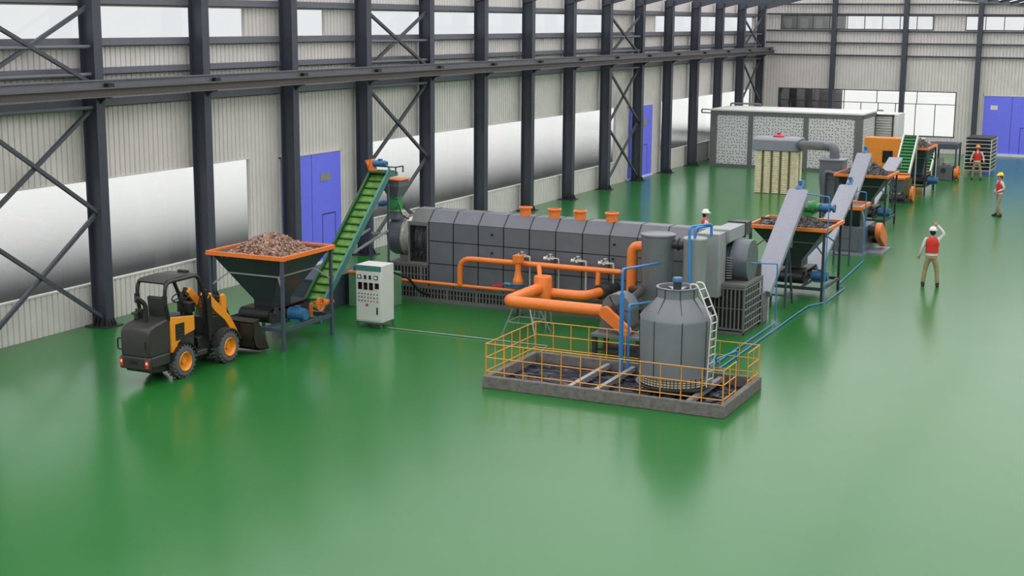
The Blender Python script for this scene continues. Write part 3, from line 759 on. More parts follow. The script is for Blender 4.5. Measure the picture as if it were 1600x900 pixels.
for k in range(6):
    a = k*pi/3+.3; g.bar((TX, TY, 2.22), (TX+.34*cos(a), TY+.34*sin(a), 2.25), .09, .012)
part(t, 'fan_blade', g, 'greysteel')
g = MB(); g.cyl((TX, TY, 2.22), (TX, TY, 2.42), .085, n=16); part(t, 'motor_mount', g, 'dark')
g = MB(); g.lathe([(.085, 2.40), (.105, 2.41), (.105, 2.48), (.09, 2.5), (.01, 2.505)], (TX, TY, 0), 20); part(t, 'fan_motor', g, 'bluem')
fillm = brick_mat('cream_fill_louvre', (.55, .50, .33), (.38, .34, .2), .075, .05, (.03, .035, .05), .010, ('X', 'Z'))
g = MB(); g.lathe([(.74, .29), (.74, .50)], (TX, TY, 0), 40); part(t, 'fill_louvre', g, fillm)
g = MB(); g.lathe([(.762, .49), (.762, .515), (.72, .515)], (TX, TY, 0), 40); part(t, 'skirt', g, 'tower')
g = MB(); g.lathe([(.30, .14), (.62, .17), (.78, .24), (.82, .29), (.80, .29), (.76, .26), (.60, .21), (.30, .2)], (TX, TY, 0), 36); part(t, 'collecting_tray', g, 'tower')
for k in range(8):
    a = k*pi/4+.2; g = MB(); g.box(TX+.5*cos(a)-.03, TX+.5*cos(a)+.03, TY+.5*sin(a)-.03, TY+.5*sin(a)+.03, .03, .2); part(t, 'leg', g, 'dark')
# ladder on the right
lad = MB(); ax = radians(-8)
def LP(r, off, z): return (TX+r*cos(ax)-off*sin(ax), TY+r*sin(ax)+off*cos(ax), z)
for off in (-.14, .14):
    lad.tube([LP(.80, off, .3), LP(.86, off, 1.72), LP(.52, off, 2.42), LP(.36, off, 2.42), LP(.38, off, 2.28)], .017, 8, .06)
for z in [.45+.17*i for i in range(8)]: lad.cyl(LP(.80+(z-.3)*.042, -.14, z), LP(.80+(z-.3)*.042, .14, z), .012, n=6)
for k in (.1, .35, .6, .85): lad.cyl(LP(.86-.34*k, -.14, 1.72+.7*k), LP(.86-.34*k, .14, 1.72+.7*k), .012, n=6)
part(t, 'ladder', lad, 'steelwhite')

# ------------------------------------------------------------------ blue water pipes
def pipe(name, lab, runs, r, m='bluepipe', cat='pipe'):
    g = MB()
    for i, pts in enumerate(runs): g.tube(pts, r, 10, r*3)
    return solo(name, lab, cat, g, m)
pipe('water_pipe', 'thick blue water pipe rising from the basin beside the scrubber', [[(-10.93, 28.35, .04), (-10.93, 28.35, 1.9)]], .05)
pipe('water_pipe', 'thin blue pipe branching high onto the larger scrubber cylinder', [[(-10.93, 28.35, 1.9), (-10.93, 28.35, 2.42), (-11.45, 32.08, 1.95)]], .028)
pipe('water_pipe', 'thin blue pipe branching low onto the larger scrubber cylinder', [[(-10.80, 28.45, .06), (-10.80, 28.45, 1.62), (-11.5, 32.1, 1.0)]], .028)
pipe('water_pipe', 'blue pipe arching over the top of the narrower scrubber cylinder', [[(-10.62, 32.1, .3), (-10.70, 32.12, 2.88), (-10.35, 32.75, 2.9), (-10.35, 32.75, 2.58)], [(-10.58, 32.2, 2.6), (-10.58, 32.2, 2.85), (-10.40, 32.78, 2.86)]], .035)
pipe('water_pipe', 'blue pipe from outlet drum down to floor and back to the tower', [[(-9.84, 34.5, 1.72), (-9.42, 35.5, 1.58), (-9.42, 35.5, .04), (-9.42, 29.6, .04), (-8.95, 28.98, .04), (-8.95, 28.98, .62), (-8.8, 28.1, .62)]], .017)
pipe('water_pipe', 'blue pipe from the first tube conveyor head to floor and tower', [[(-9.6, 39.0, 3.02), (-8.93, 38.85, 2.98), (-8.93, 38.75, .04), (-9.2, 38.0, .04), (-9.2, 30.0, .04), (-8.5, 29.0, .04), (-8.5, 28.96, .74), (-8.65, 28.0, .75)]], .017)
pipe('water_pipe', 'blue pipe running down beside the crusher and along the floor', [[(-9.72, 45.8, 2.38), (-9.45, 46.3, 2.3), (-9.45, 46.3, .04), (-9.2, 41.5, .04), (-8.9, 41.2, .04), (-8.9, 38.9, .04)]], .017)
pipe('cable_conduit', 'thin grey conduit on the floor between cabinet and basin', [[(-18.05, 30.35, .02), (-13.6, 30.35, .02), (-13.35, 28.9, .02)]], .014, 'greysteel', 'conduit')
# ------------------------------------------------------------------ hoppers
def chip_pile(cx, cy, hx, hy, z0, zt, n, size, seed, flat=.0):
    "mound of loose pieces: a heaped core surface plus thousands of small tilted pieces"
    R = random.Random(seed); g = MB(); N_ = 26
    def hz(u, v):
        d = max(abs(u), abs(v)); rr = min(1, sqrt(u*u+v*v))
        return z0 + (zt-z0)*max(0, (1-rr**1.5)) + .02*sin(u*23+v*7)
    vs = [(cx+hx*(2*i/N_-1), cy+hy*(2*j/N_-1), hz(2*i/N_-1, 2*j/N_-1)-.03) for j in range(N_+1) for i in range(N_+1)]
    fs = [(j*(N_+1)+i, j*(N_+1)+i+1, (j+1)*(N_+1)+i+1, (j+1)*(N_+1)+i) for j in range(N_) for i in range(N_)]
    g.add(vs, fs)
    for _ in range(n):
        u, v = R.uniform(-1, 1), R.uniform(-1, 1)
        rot = Euler((R.uniform(-.7, .7), R.uniform(-.7, .7), R.uniform(0, 6.3))).to_matrix()
        k = size*R.uniform(.6, 1.4)
        g.cbox((cx+hx*u*.98, cy+hy*v*.98, hz(u, v)+R.uniform(-.01, .02)), (k, k*.45, k*.3), rot)
    return g
def hopper(lab, x0, x1, y0, y1, rim, binm='hop', framem='hopframe', pile=None, pz=.3, feed=True, cz=.5):
    cx, cy = (x0+x1)/2, (y0+y1)/2
    t = thing('feed_hopper', lab, 'hopper', (cx, cy, 0))
    lw = .07
    for x in (x0+lw/2, x1-lw/2):
        for y in (y0+lw/2, y1-lw/2):
            g = MB(); g.box(x-lw/2, x+lw/2, y-lw/2, y+lw/2, 0, rim-.05); part(t, 'leg', g, framem)
    o = .05; zb = 1.02; b = .28
    top = [(x0+.03, y0+.03), (x1-.03, y0+.03), (x1-.03, y1-.03), (x0+.03, y1-.03)]
    bot = [(cx-b, cy-b*1.3), (cx+b, cy-b*1.3), (cx+b, cy+b*1.3), (cx-b, cy+b*1.3)]
    g = MB()
    vs = [(*p, rim-.04) for p in top]+[(*p, zb) for p in bot]+[(*p, zb-.2) for p in bot]
    s_ = .02
    top2 = [(p[0]+(s_ if p[0] < cx else -s_), p[1]+(s_ if p[1] < cy else -s_)) for p in top]; bot2 = [(p[0]+(s_ if p[0] < cx else -s_), p[1]+(s_ if p[1] < cy else -s_)) for p in bot]
    vs += [(*p, rim-.04) for p in top2]+[(*p, zb) for p in bot2]+[(*p, zb-.2) for p in bot2]
    fs = []
    for i in range(4):
        j = (i+1) % 4
        fs += [(i, j, 4+j, 4+i), (4+i, 4+j, 8+j, 8+i), (12+i, 16+i, 16+j, 12+j), (16+i, 20+i, 20+j, 16+j), (i, 12+i, 12+j, j), (8+i, 8+j, 20+j, 20+i)]
    g.add(vs, fs); part(t, 'bin', g, binm)
    g = MB(); r0, r1 = rim-.09, rim+.01; w = .05
    for (a0, a1, b0, b1) in ((x0-w, x1+w, y0-w, y0+.02), (x0-w, x1+w, y1-.02, y1+w), (x0-w, x0+.02, y0+.02, y1-.02), (x1-.02, x1+w, y0+.02, y1-.02)):
        g.box(a0, a1, b0, b1, r0, r1)
    part(t, 'rim', g, 'orange', .004)
    # mid ring and struts
    k = .42; mid = [(q[0]*k+p[0]*(1-k), q[1]*k+p[1]*(1-k)) for p, q in zip(top, bot)]; mz = rim-.04+(zb-rim+.04)*k
    g = MB()
    for i in range(4):
        a, b_ = mid[i], mid[(i+1) % 4]; g.bar((*a, mz), (*b_, mz), .035)
        L_ = [(x0+.04, y0+.04), (x1-.04, y0+.04), (x1-.04, y1-.04), (x0+.04, y1-.04)][i]
        g.bar((*a, mz), (*L_, mz-.28), .035)
    part(t, 'bracing', g, 'greysteel' if framem == 'hopframe' else 'furn')
    g = MB()
    for y in (y0+.035, y1-.035): g.bar((x0+.07, y, cz), (x1-.07, y, cz), .05, .09)
    for x in (x0+.035, x1-.035): g.bar((x, y0+.07, cz), (x, y1-.07, cz), .05, .09)
    for x in (cx-.45, cx+.45): g.bar((x, y0+.07, cz), (x, y1-.07, cz), .04, .07)
    part(t, 'base_frame', g, framem)
    if feed:
        f = MB(); fx = .42
        f.cyl((cx-fx, y0+.42, cz+.22), (cx+fx, y0+.42, cz+.22), .17, n=24); f.cyl((cx-fx, y1-.2, cz+.22), (cx+fx, y1-.2, cz+.22), .17, n=24)
        f.box(cx-fx, cx+fx, y0+.42, y1-.2, cz+.35, cz+.39); f.box(cx-fx, cx+fx, y0+.42, y1-.2, cz+.05, cz+.09)
        part(t, 'belt_feeder', f, 'black_rubber')
        f = MB()
        for sx in (-1, 1): f.box(cx+sx*(fx+.02)-.012, cx+sx*(fx+.02)+.012, y0+.3, y1-.1, cz+.1, cz+.3)
        for i in range(4): f.cyl((cx+fx+.05, y0+.5+i*.35, cz+.28), (cx+fx+.09, y0+.5+i*.35, cz+.28), .06, n=10)
        f.prism([(y0+.35, cz+.05), (y0+.75, cz+.05), (y0+.62, cz+.42), (y0+.5, cz+.42)], 'x', cx+fx+.03, cx+fx+.06)
        part(t, 'feeder_frame', f, 'dark')
        f = MB(); mx_, my = cx+fx+.32, y0+1.05
        f.cyl((mx_-.22, my, cz+.2), (mx_+.2, my, cz+.2), .15, n=20); f.cyl((mx_+.2, my, cz+.2), (mx_+.24, my, cz+.2), .13, n=20); f.box(mx_-.15, mx_+.12, my-.12, my+.12, cz+.03, cz+.08); f.box(mx_-.06, mx_+.06, my-.05, my+.05, cz+.34, cz+.4)
        part(t, 'gear_motor', f, 'bluem')
    if pile:
        pm, zt, n_, sz, sd = pile
        return t, (cx, cy, (x1-x0)/2-.1, (y1-y0)/2-.1, rim-.12, zt, n_, sz, sd, pm)
    return t, None
def stuffpile(lab, name, spec):
    cx, cy, hx, hy, z0, zt, n_, sz, sd, pm = spec
    g = chip_pile(cx, cy, hx, hy, z0, zt, n_, sz, sd); return solo(name, lab, 'pile', g, pm, kind='stuff')
h1, sp = hopper('large dark hopper with orange rim heaped with brown wood chips, near the loader', -20.98, -18.86, 26.98, 29.12, 2.25, pile=('wood', 2.58, 5200, .085, 3))
stuffpile('heap of brown wood chips filling the hopper near the loader', 'wood_chip_heap', sp)
g = MB()
for k in range(14):
    a0, a1 = 2*pi*k/14, 2*pi*(k+.5)/14
g.lathe([(.17, -.03), (.17, .03), (.13, .03), (.13, -.03), (.17, -.03)], (-19.0, 28.75, .82), 20, R=Matrix.Rotation(radians(90), 3, 'Y'))
for k in range(5): g.bar((-19.0, 28.75, .82), (-19.0, 28.75+.14*cos(k*1.256), .82+.14*sin(k*1.256)), .03)
g.box(-19.3, -18.95, 28.9, 29.3, .78, .84); g.box(-19.3, -19.25, 28.7, 28.8, .5, .82)
part(h1, 'drive_pulley', g, 'orange')

# ------------------------------------------------------------------ inclined green belt conveyor
t = thing('belt_conveyor', 'steep green cleated belt conveyor rising from wood chip hopper to furnace inlet', 'conveyor', (-20.1, 31, 0))
CA, CB, cxx, hw = V((0, 30.0, .28)), V((0, 33.55, 3.55)), -20.12, .26
dd = (CB-CA).normalized(); up = V((0, -dd.z, dd.y))
def CP(x, s, h): p = CA+dd*s+up*h; return (cxx+x, p.y, p.z)
LN = (CB-CA).length
def slab(g, x0, x1, s0, s1, h0, h1):
    vs = [CP(x0,s0,h0),CP(x1,s0,h0),CP(x1,s1,h0),CP(x0,s1,h0),CP(x0,s0,h1),CP(x1,s0,h1),CP(x1,s1,h1),CP(x0,s1,h1)]
    g.add(vs, [(0,3,2,1),(4,5,6,7),(0,1,5,4),(1,2,6,5),(2,3,7,6),(3,0,4,7)])
g = MB(); slab(g, -hw, hw, 0, LN, -.03, .0); part(t, 'belt', g, 'belt')
g = MB()
for i in range(19): s = .12+i*(LN-.2)/18; slab(g, -hw+.02, hw-.02, s, s+.04, 0, .05)
part(t, 'cleats', g, 'beltdark')
for sx in (-1, 1):
    g = MB(); slab(g, sx*hw-.02 if sx < 0 else hw, -hw if sx < 0 else hw+.04, -.1, LN+.1, -.08, .10); slab(g, sx*(hw+.02)-.035, sx*(hw+.02)+.035, -.1, LN+.1, .10, .12)
    part(t, 'side_frame', g, 'beltdark' if sx < 0 else 'teal')
g = MB(); slab(g, -hw, hw, -.1, LN, -.1, -.07); part(t, 'belly_pan', g, 'teal')
g = MB(); hy, hz_ = CB.y, CB.z
g.box(cxx-hw-.03, cxx+hw+.05, hy-.02, hy+.42, hz_-.1, hz_+.02); part(t, 'head_box', g, 'teal', .01)
g = MB(); g.box(cxx-hw, cxx+hw, hy-.25, hy+.3, hz_+.02, hz_+.06); part(t, 'head_cover', g, 'beltdark')
g = MB(); g.cyl((cxx-.30, hy+.0, hz_+.22), (cxx-.36, hy+.0, hz_+.22), .13, n=16); g.prism([(cxx-.44, hz_+.34), (cxx-.24, hz_+.38), (cxx-.16, hz_+.04), (cxx-.30, hz_+.04)], 'y', hy-.1, hy+.1); part(t, 'gearbox', g, 'orange')
g = MB(); g.cyl((cxx-.22, hy, hz_+.26), (cxx+.14, hy, hz_+.26), .09, n=16); g.cyl((cxx+.14, hy, hz_+.26), (cxx+.2, hy, hz_+.26), .075, n=16); g.box(cxx-.06, cxx+.04, hy-.05, hy+.05, hz_+.34, hz_+.39); part(t, 'drive_motor', g, 'bluem')
g = MB()
for (a, b) in (((cxx-.2, hy+.1), (cxx+.42, hy+.1)), ((cxx+.42, hy+.1), (cxx+.42, hy+.5))): g.bar((*a, hz_+.17), (*b, hz_+.17), .03)
for p in ((cxx+.2, hy+.1), (cxx+.42, hy+.1), (cxx+.42, hy+.5)): g.bar((*p, hz_), (*p, hz_+.17), .03)
part(t, 'motor_bracket', g, 'dark')
for (x, y) in ((cxx-hw, 33.4), (cxx+hw+.06, 33.4)):
    g = MB(); zt = CA.z+(y-CA.y)*dd.z/dd.y-.12; g.box(x-.025, x+.025, y-.025, y+.025, 0, zt); part(t, 'support_leg', g, 'hopframe')
g = MB(); g.bar((cxx+hw+.06, 33.4, 2.0), (cxx+hw+.03, 31.6, 1.62), .05); g.bar((cxx-hw, 33.4, 2.0), (cxx-hw, 31.6, 1.62), .05); g.bar((cxx-hw, 33.4, 1.9), (cxx+hw+.06, 33.4, 1.9), .05); part(t, 'brace', g, 'greysteel')
g = MB()
for x in (cxx-hw, cxx+hw): g.box(x-.03, x+.03, 30.0, 30.1, 0, .28)
g.box(cxx-hw, cxx-hw+.05, 30.9, 30.95, 0, 1.0); part(t, 'foot', g, 'teal')

# ------------------------------------------------------------------ rotary valve feeder on the inlet drum
t = thing('rotary_feeder', 'grey chute with green rotary valve above the furnace inlet drum', 'feeder', (-20.3, 34.5, 2.25))
def frust(g, c, a, b, z0, z1, y=34.2):
    "square frustum, half-width a at z0, b at z1"
    vs = [(c-a,y-a,z0),(c+a,y-a,z0),(c+a,y+a,z0),(c-a,y+a,z0),(c-b,y-b,z1),(c+b,y-b,z1),(c+b,y+b,z1),(c-b,y+b,z1)]
    g.add(vs, [(0,3,2,1),(4,5,6,7),(0,1,5,4),(1,2,6,5),(2,3,7,6),(3,0,4,7)])
c = -20.04
g = MB(); frust(g, c, .28, .28, 3.14, 3.32); frust(g, c, .15, .28, 2.84, 3.14); part(t, 'chute', g, 'furn')
g = MB(); g.box(c-.31, c+.33, 33.89, 34.51, 3.32, 3.34); part(t, 'top_flange', g, 'orange')
g = MB(); frust(g, c, .17, .17, 2.80, 2.84); g.box(c-.13, c+.13, 34.07, 34.08, 2.72, 2.80); g.cyl((c-.15, 34.2, 2.64), (c+.15, 34.2, 2.64), .17, n=20); g.cyl((c, 34.03, 2.64), (c, 34.37, 2.64), .14, n=20); frust(g, c, .13, .13, 2.48, 2.56); frust(g, c, .19, .17, 2.44, 2.48); part(t, 'valve_body', g, 'greenm')
g = MB(); g.cyl((c-.16, 34.15, 2.66), (c-.46, 34.05, 2.62), .08, n=14); g.cyl((c-.3, 34.1, 2.64), (c-.36, 34.08, 2.635), .095, n=14); part(t, 'motor', g, 'bluem')
g = MB(); frust(g, c, .14, .12, 2.2, 2.44); part(t, 'spout', g, 'furn')
pipe('feeder_hose', 'short black hose from the green rotary valve to the drum ring', [[(-19.9, 34.1, 2.68), (-19.8, 34.05, 2.5), (-19.7, 34.0, 2.34), (-19.5, 34.02, 2.26)]], .02, 'black_rubber', 'hose')

# ------------------------------------------------------------------ boxes left of the furnace, pump, hose
t = thing('burner_cabinet', 'pale green machine cabinet with orange top plate behind the control cabinet', 'cabinet', (-20.0, 32.8, 0))
g = MB(); g.box(-20.45, -19.30, 32.35, 33.25, 0, .92); part(t, 'body', g, 'palegreen', .01)
g = MB(); g.box(-20.5, -19.9, 32.3, 32.9, .93, .97); part(t, 'top_plate', g, 'orange')
g = MB(); g.cyl((-20.4, 32.6, 1.06), (-20.1, 32.6, 1.06), .08, n=14); g.box(-20.4, -20.1, 32.5, 32.7, .97, 1.0); part(t, 'pump_motor', g, 'bluem')
g = MB(); g.cyl((-19.9, 32.4, 1.04), (-19.45, 32.4, 1.04), .075, n=16); g.cyl((-19.9, 32.4, 1.04), (-19.86, 32.4, 1.04), .095, n=16); g.box(-19.6, -19.5, 32.35, 32.45, .95, 1.0); part(t, 'burner_pump', g, 'orange')
g = MB(); g.cyl((-20.05, 32.4, 1.02), (-19.9, 32.4, 1.04), .06, n=12); g.tube([(-20.1, 32.5, 1.0), (-20.0, 32.35, 1.12), (-19.8, 32.3, 1.15)], .015, 6); part(t, 'coupling', g, 'bluem')
pipe('burner_hose', 'thick black hose drooping from the orange pump toward the furnace base', [[(-19.45, 32.4, 1.04), (-19.2, 32.5, 1.04), (-18.95, 33.0, .8), (-18.85, 33.45, .35), (-18.8, 33.86, .2)]], .035, 'black_rubber', 'hose')
t = thing('sump_tank', 'dark teal steel tank standing behind the foot of the green conveyor', 'tank', (-21.4, 32, 0))
g = MB(); g.box(-22.3, -20.65, 31.3, 33.2, 0, .82); part(t, 'shell', g, 'boxteal', .01)
g = MB(); g.box(-22.33, -20.62, 31.27, 33.23, .82, .86); part(t, 'lid', g, 'boxteal')
g = MB(); g.box(-20.65, -20.62, 32.7, 33.1, .3, .75); part(t, 'access_panel', g, 'orange')

# ------------------------------------------------------------------ control cabinet
t = thing('control_cabinet', 'white electrical control cabinet with dark meters and teal header strip', 'cabinet', (-18.47, 30.46, 0))
x0, x1, y0, y1 = -18.84, -18.10, 30.15, 30.78
g = MB(); g.box(x0, x1, y0, y1, .16, 1.62); part(t, 'body', g, 'offwhite', .012)
g = MB(); g.box(x0+.02, x1-.02, y0-.02, y0, .2, 1.46); part(t, 'door', g, 'offwhite', .004)
g = MB(); g.box(x0, x1, y0-.012, y0, 1.475, 1.612); part(t, 'header_strip', g, 'teal')
for x in (x0+.12, x0+.29, x0+.43, x0+.6):
    g = MB(); big = x in (x0+.12, x0+.6); w_ = .055 if big else .03; g.box(x-w_, x+w_, y0-.035, y0-.02, 1.32-(.05), 1.32+.05); mt = part(t, 'meter', g, 'black')
    if big:
        g = MB(); g.box(x-.035, x+.035, y0-.037, y0-.035, 1.29, 1.35); part(mt, 'dial_face', g, 'lens')
for x in (x0+.14, x0+.3, x0+.46, x0+.63):
    g = MB(); h = .10 if x < x0+.5 else .06; g.box(x-.055, x+.055, y0-.035, y0-.02, 1.1-h, 1.18); part(t, 'display', g, 'glassy')
for r_i, z in enumerate((.89, .80, .71)):
    for k in range(7):
        g = MB(); x = x0+.1+k*.09; g.cyl((x, y0-.04, z), (x, y0-.02, z), .016, n=8)
        part(t, 'button', g, 'red' if (r_i == 2 and k in (3, 5)) else 'black')
g = MB(); g.cyl((x0+.34, y0-.045, .61), (x0+.34, y0-.02, .61), .032, n=12); part(t, 'emergency_stop', g, 'red')
g = MB(); g.box(x1-.12, x1-.09, y0-.045, y0-.02, .38, .56); part(t, 'door_handle', g, 'black')
g = MB()
for x in (x0+.02, x1-.02):
    for y in (y0+.02, y1-.02): g.box(x-.015, x+.015, y-.015, y+.015, 0, .14)
g.box(x0, x1, y0, y0+.02, .13, .165); g.box(x0, x1, y1-.02, y1, .13, .165); g.box(x1-.02, x1, y0, y1, .13, .165); g.box(x0, x0+.02, y0, y1, .13, .165)
part(t, 'base_stand', g, 'furn')

# ------------------------------------------------------------------ wheel loader (heads along +Y)
LX = -19.84
t = thing('wheel_loader', 'small orange and dark grey wheel loader with open canopy beside the wood chip hopper', 'wheel loader', (LX, 24.6, 0))
def wheel(x, y, side, fr):
    r = .36; w = .26; xi, xo = (x-side*w, x)
    Rw = Matrix.Rotation(radians(90), 3, 'Y')
    g = MB()
    pf = [(.22, xi), (.31, xi), (.35, xi+side*.04), (.36, xi+side*.13), (.35, xo-side*.04), (.31, xo), (.22, xo)]
    g.lathe(pf, (0, y, r), 32, R=Rw)
    for k in range(22):
        a = 2*pi*k/22
        for hs in (0, 1):
            a2 = a+(pi/22 if hs else 0)
            c = (x-side*(w*(.27 if hs else .73)), y+.345*cos(a2), r+.345*sin(a2))
            g.cbox(c, (w*.46, .045, .04), Matrix.Rotation(a2, 3, 'X') @ Matrix.Rotation(.35*(1 if hs else -1), 3, 'Z'))
    for p in g.v: p.z = max(p.z, 0.001)
    wt = part(t, 'wheel', g, 'rubber')
    g = MB(); g.lathe([(.22, xo-side*.01), (.205, xo+side*.01), (.17, xo-side*.03), (.15, xo-side*.09), (.07, xo-side*.10), (.06, xo-side*.03), (.005, xo-side*.03)], (0, y, r), 28, R=Rw)
    part(wt, 'wheel_rim', g, 'loader_or')
    return wt
yr, yf = 24.0, 25.58
for y in (yr, yf):
    wheel(-19.36, y, 1, 0); wheel(-20.32, y, -1, 0)
g = MB()
for y in (yr, yf): g.cyl((-20.2, y, .36), (-19.5, y, .36), .08, n=12); g.box(-20.0, -19.68, y-.14, y+.14, .22, .5)
part(t, 'axle', g, 'black')
# rear body (hood)
g = MB()
hood = [(22.93, .62), (22.92, 1.12), (22.96, 1.24), (23.1, 1.30), (23.5, 1.38), (23.75, 1.40), (23.75, .62)]
g.prism(hood, 'x', LX-.38, LX+.38); part(t, 'engine_hood', g, 'loader_grey', .045)
g = MB(); g.box(LX-.40, LX+.40, 22.90, 23.0, .36, .64); g.box(LX-.40, LX+.40, 23.0, 23.62, .40, .64); part(t, 'counterweight', g, 'loader_grey', .03)
g = MB(); g.prism([(23.0, .3), (23.5, .22), (23.9, .22), (23.9, .45), (23.0, .42)], 'x', LX-.3, LX+.3); part(t, 'belly_guard', g, 'black')
for sx in (-1, 1):
    g = MB(); g.box(LX+sx*.34-.045, LX+sx*.34+.045, 22.885, 22.905, .42, .6); tl = part(t, 'tail_light', g, 'redlamp')
    g = MB(); g.box(LX+sx*.34-.025, LX+sx*.34+.025, 22.88, 22.89, .5, .56); part(tl, 'reversing_lamp', g, 'lens')
g = MB(); g.box(LX-.12, LX+.08, 22.885, 22.905, .48, .56); part(t, 'tow_plate', g, 'black')
g = MB(); g.tube([(LX-.37, 22.98, 1.0), (LX-.47, 22.95, 1.0), (LX-.47, 22.95, .76), (LX-.37, 22.98, .76)], .018, 8, .05); g.box(LX+.28, LX+.31, 22.915, 22.93, .82, 1.0); part(t, 'hood_handle', g, 'black')
# side panels
for sx in (-1, 1):
    g = MB(); xx = LX+sx*.39
    g.prism([(23.62, .62), (23.62, 1.4), (24.42, 1.30), (24.42, .98), (24.1, .93), (23.85, .80), (23.75, .62)], 'x', xx-.03, xx+.03); sp = part(t, 'side_panel', g, 'loader_or', .012)
    g = MB()
    g.box(xx+sx*.03, xx+sx*.036, 23.76, 24.06, .86, 1.22); gl = part(sp, 'grille', g, 'black')
    g = MB()
    for i in range(5): g.box(xx+sx*.036, xx+sx*.042, 23.78, 24.04, .89+i*.068, .915+i*.068)
    part(sp, 'grille_bars', g, 'dark')
    # fenders
    for y, m_ in ((yr, 'black'), (yf, 'rubber')):
        g = MB(); R_ = .43; pts = []
        for k in range(0, 13): a = radians(15+150*k/12); pts.append((y+R_*cos(a), .36+R_*sin(a)))
        poly = pts+[(y+(R_-.03)*cos(radians(15+150*k/12)), .36+(R_-.03)*sin(radians(15+150*k/12))) for k in range(12, -1, -1)]
        a0, a1 = sorted((LX+sx*.26, LX+sx*.485)); g.prism(poly, 'x', a0, a1); part(t, 'fender', g, m_ if y == yr else 'dark')
g = MB(); g.box(LX-.37, LX+.37, 23.75, 24.45, .5, 1.28); g.box(LX-.38, LX+.38, 24.4, 24.9, .34, .46); part(t, 'seat_platform', g, 'loader_grey', .02)
g = MB(); g.box(LX-.24, LX+.24, 24.75, 26.0, .36, .72); g.box(LX-.24, LX+.24, 25.1, 25.75, .7, 1.1); g.box(LX-.1, LX+.1, 24.4, 24.8, .3, .6); part(t, 'front_frame', g, 'black', .02)
for sx in (-1, 1):
    g = MB(); xx = LX+sx*.28; g.prism([(24.95, .7), (25.25, .7), (25.15, 1.72), (24.98, 1.78), (24.88, 1.6)], 'x', xx-.03, xx+.03); part(t, 'mast_plate', g, 'black', .008)
# seat
g = MB(); g.box(LX-.24, LX+.24, 23.75, 24.2, 1.28, 1.38); part(t, 'seat', g, 'dark', .03)
g = MB(); g.prism([(23.66, 1.34), (23.78, 1.34), (23.72, 1.82), (23.62, 1.82)], 'x', LX-.22, LX+.22); part(t, 'backrest', g, 'dark', .04)
# steering
g = MB(); g.tube([(LX, 24.72, 1.1), (LX, 24.5, 1.62)], .04, 10); g.box(LX-.16, LX+.16, 24.55, 24.78, 1.3, 1.52); part(t, 'steering_column', g, 'black', .02)
g = MB(); Rs = Matrix.Rotation(radians(-62+90), 3, 'X') @ Matrix.Identity(3)
ring = [V((.19*cos(2*pi*k/24), .19*sin(2*pi*k/24), 0)) for k in range(25)]
Rt = Matrix.Rotation(radians(25), 3, 'X')
g.tube([Rt @ p + V((LX, 24.48, 1.66)) for p in ring], .016, 8, .001, seg=1)
for k in range(3): a = 2*pi*k/3; g.bar(V((LX, 24.48, 1.65)), Rt @ V((.18*cos(a), .18*sin(a), 0))+V((LX, 24.48, 1.66)), .02)
part(t, 'steering_wheel', g, 'black')
# exhaust
g = MB(); g.tube([(LX+.02, 23.3, 1.3), (LX+.02, 23.3, 1.72), (LX-.08, 23.14, 1.86)], .052, 14, .1); part(t, 'exhaust', g, 'black_rubber')
g = MB(); g.cyl((LX-.27, 23.35, 1.36), (LX-.27, 23.35, 1.52), .06, n=12); g.box(LX-.35, LX-.18, 23.4, 23.5, 1.36, 1.56); g.cyl((LX-.35, 23.3, 1.48), (LX-.2, 23.3, 1.48), .03, n=10); part(t, 'air_filter', g, 'dark')
# canopy
for sx in (-1, 1):
    g = MB(); xx = LX+sx*.37
    g.tube([(xx, 23.62, 1.34), (xx, 23.50, 1.8), (xx, 23.55, 2.16), (xx, 24.62, 2.17), (xx, 24.95, 1.5), (xx, 25.0, .62)], .042, 12, .16); part(t, 'canopy_post', g, 'black')
    g = MB(); g.cyl((xx, 23.50, 1.68), (xx, 23.50, 1.88), .06, n=12); part(t, 'post_clamp', g, 'black')
g = MB(); g.prism([(23.5, 2.16), (23.6, 2.205), (24.1, 2.225), (24.6, 2.205), (24.68, 2.15), (24.6, 2.17), (24.1, 2.19), (23.6, 2.17)], 'x', LX-.36, LX+.36); part(t, 'canopy_roof', g, 'loader_grey')
g = MB(); g.tube([(LX-.37, 23.52, 1.98), (LX-.37, 23.56, 2.15), (LX+.37, 23.56, 2.15), (LX+.37, 23.52, 1.98)], .035, 10, .1); part(t, 'canopy_crossbar', g, 'black')
g = MB(); g.cyl((LX-.12, 24.6, 2.22), (LX+.14, 24.6, 2.22), .04, n=10); part(t, 'roof_lamp_bar', g, 'black')
for sx in (-1, 1):
    g = MB(); g.tube([(LX+sx*.37, 24.9, 1.55), (LX+sx*.43, 24.96, 1.66)], .015, 6); g.sphere((LX+sx*.43, 24.97, 1.68), .04, 12, 8); part(t, 'front_lamp', g, 'loader_or')
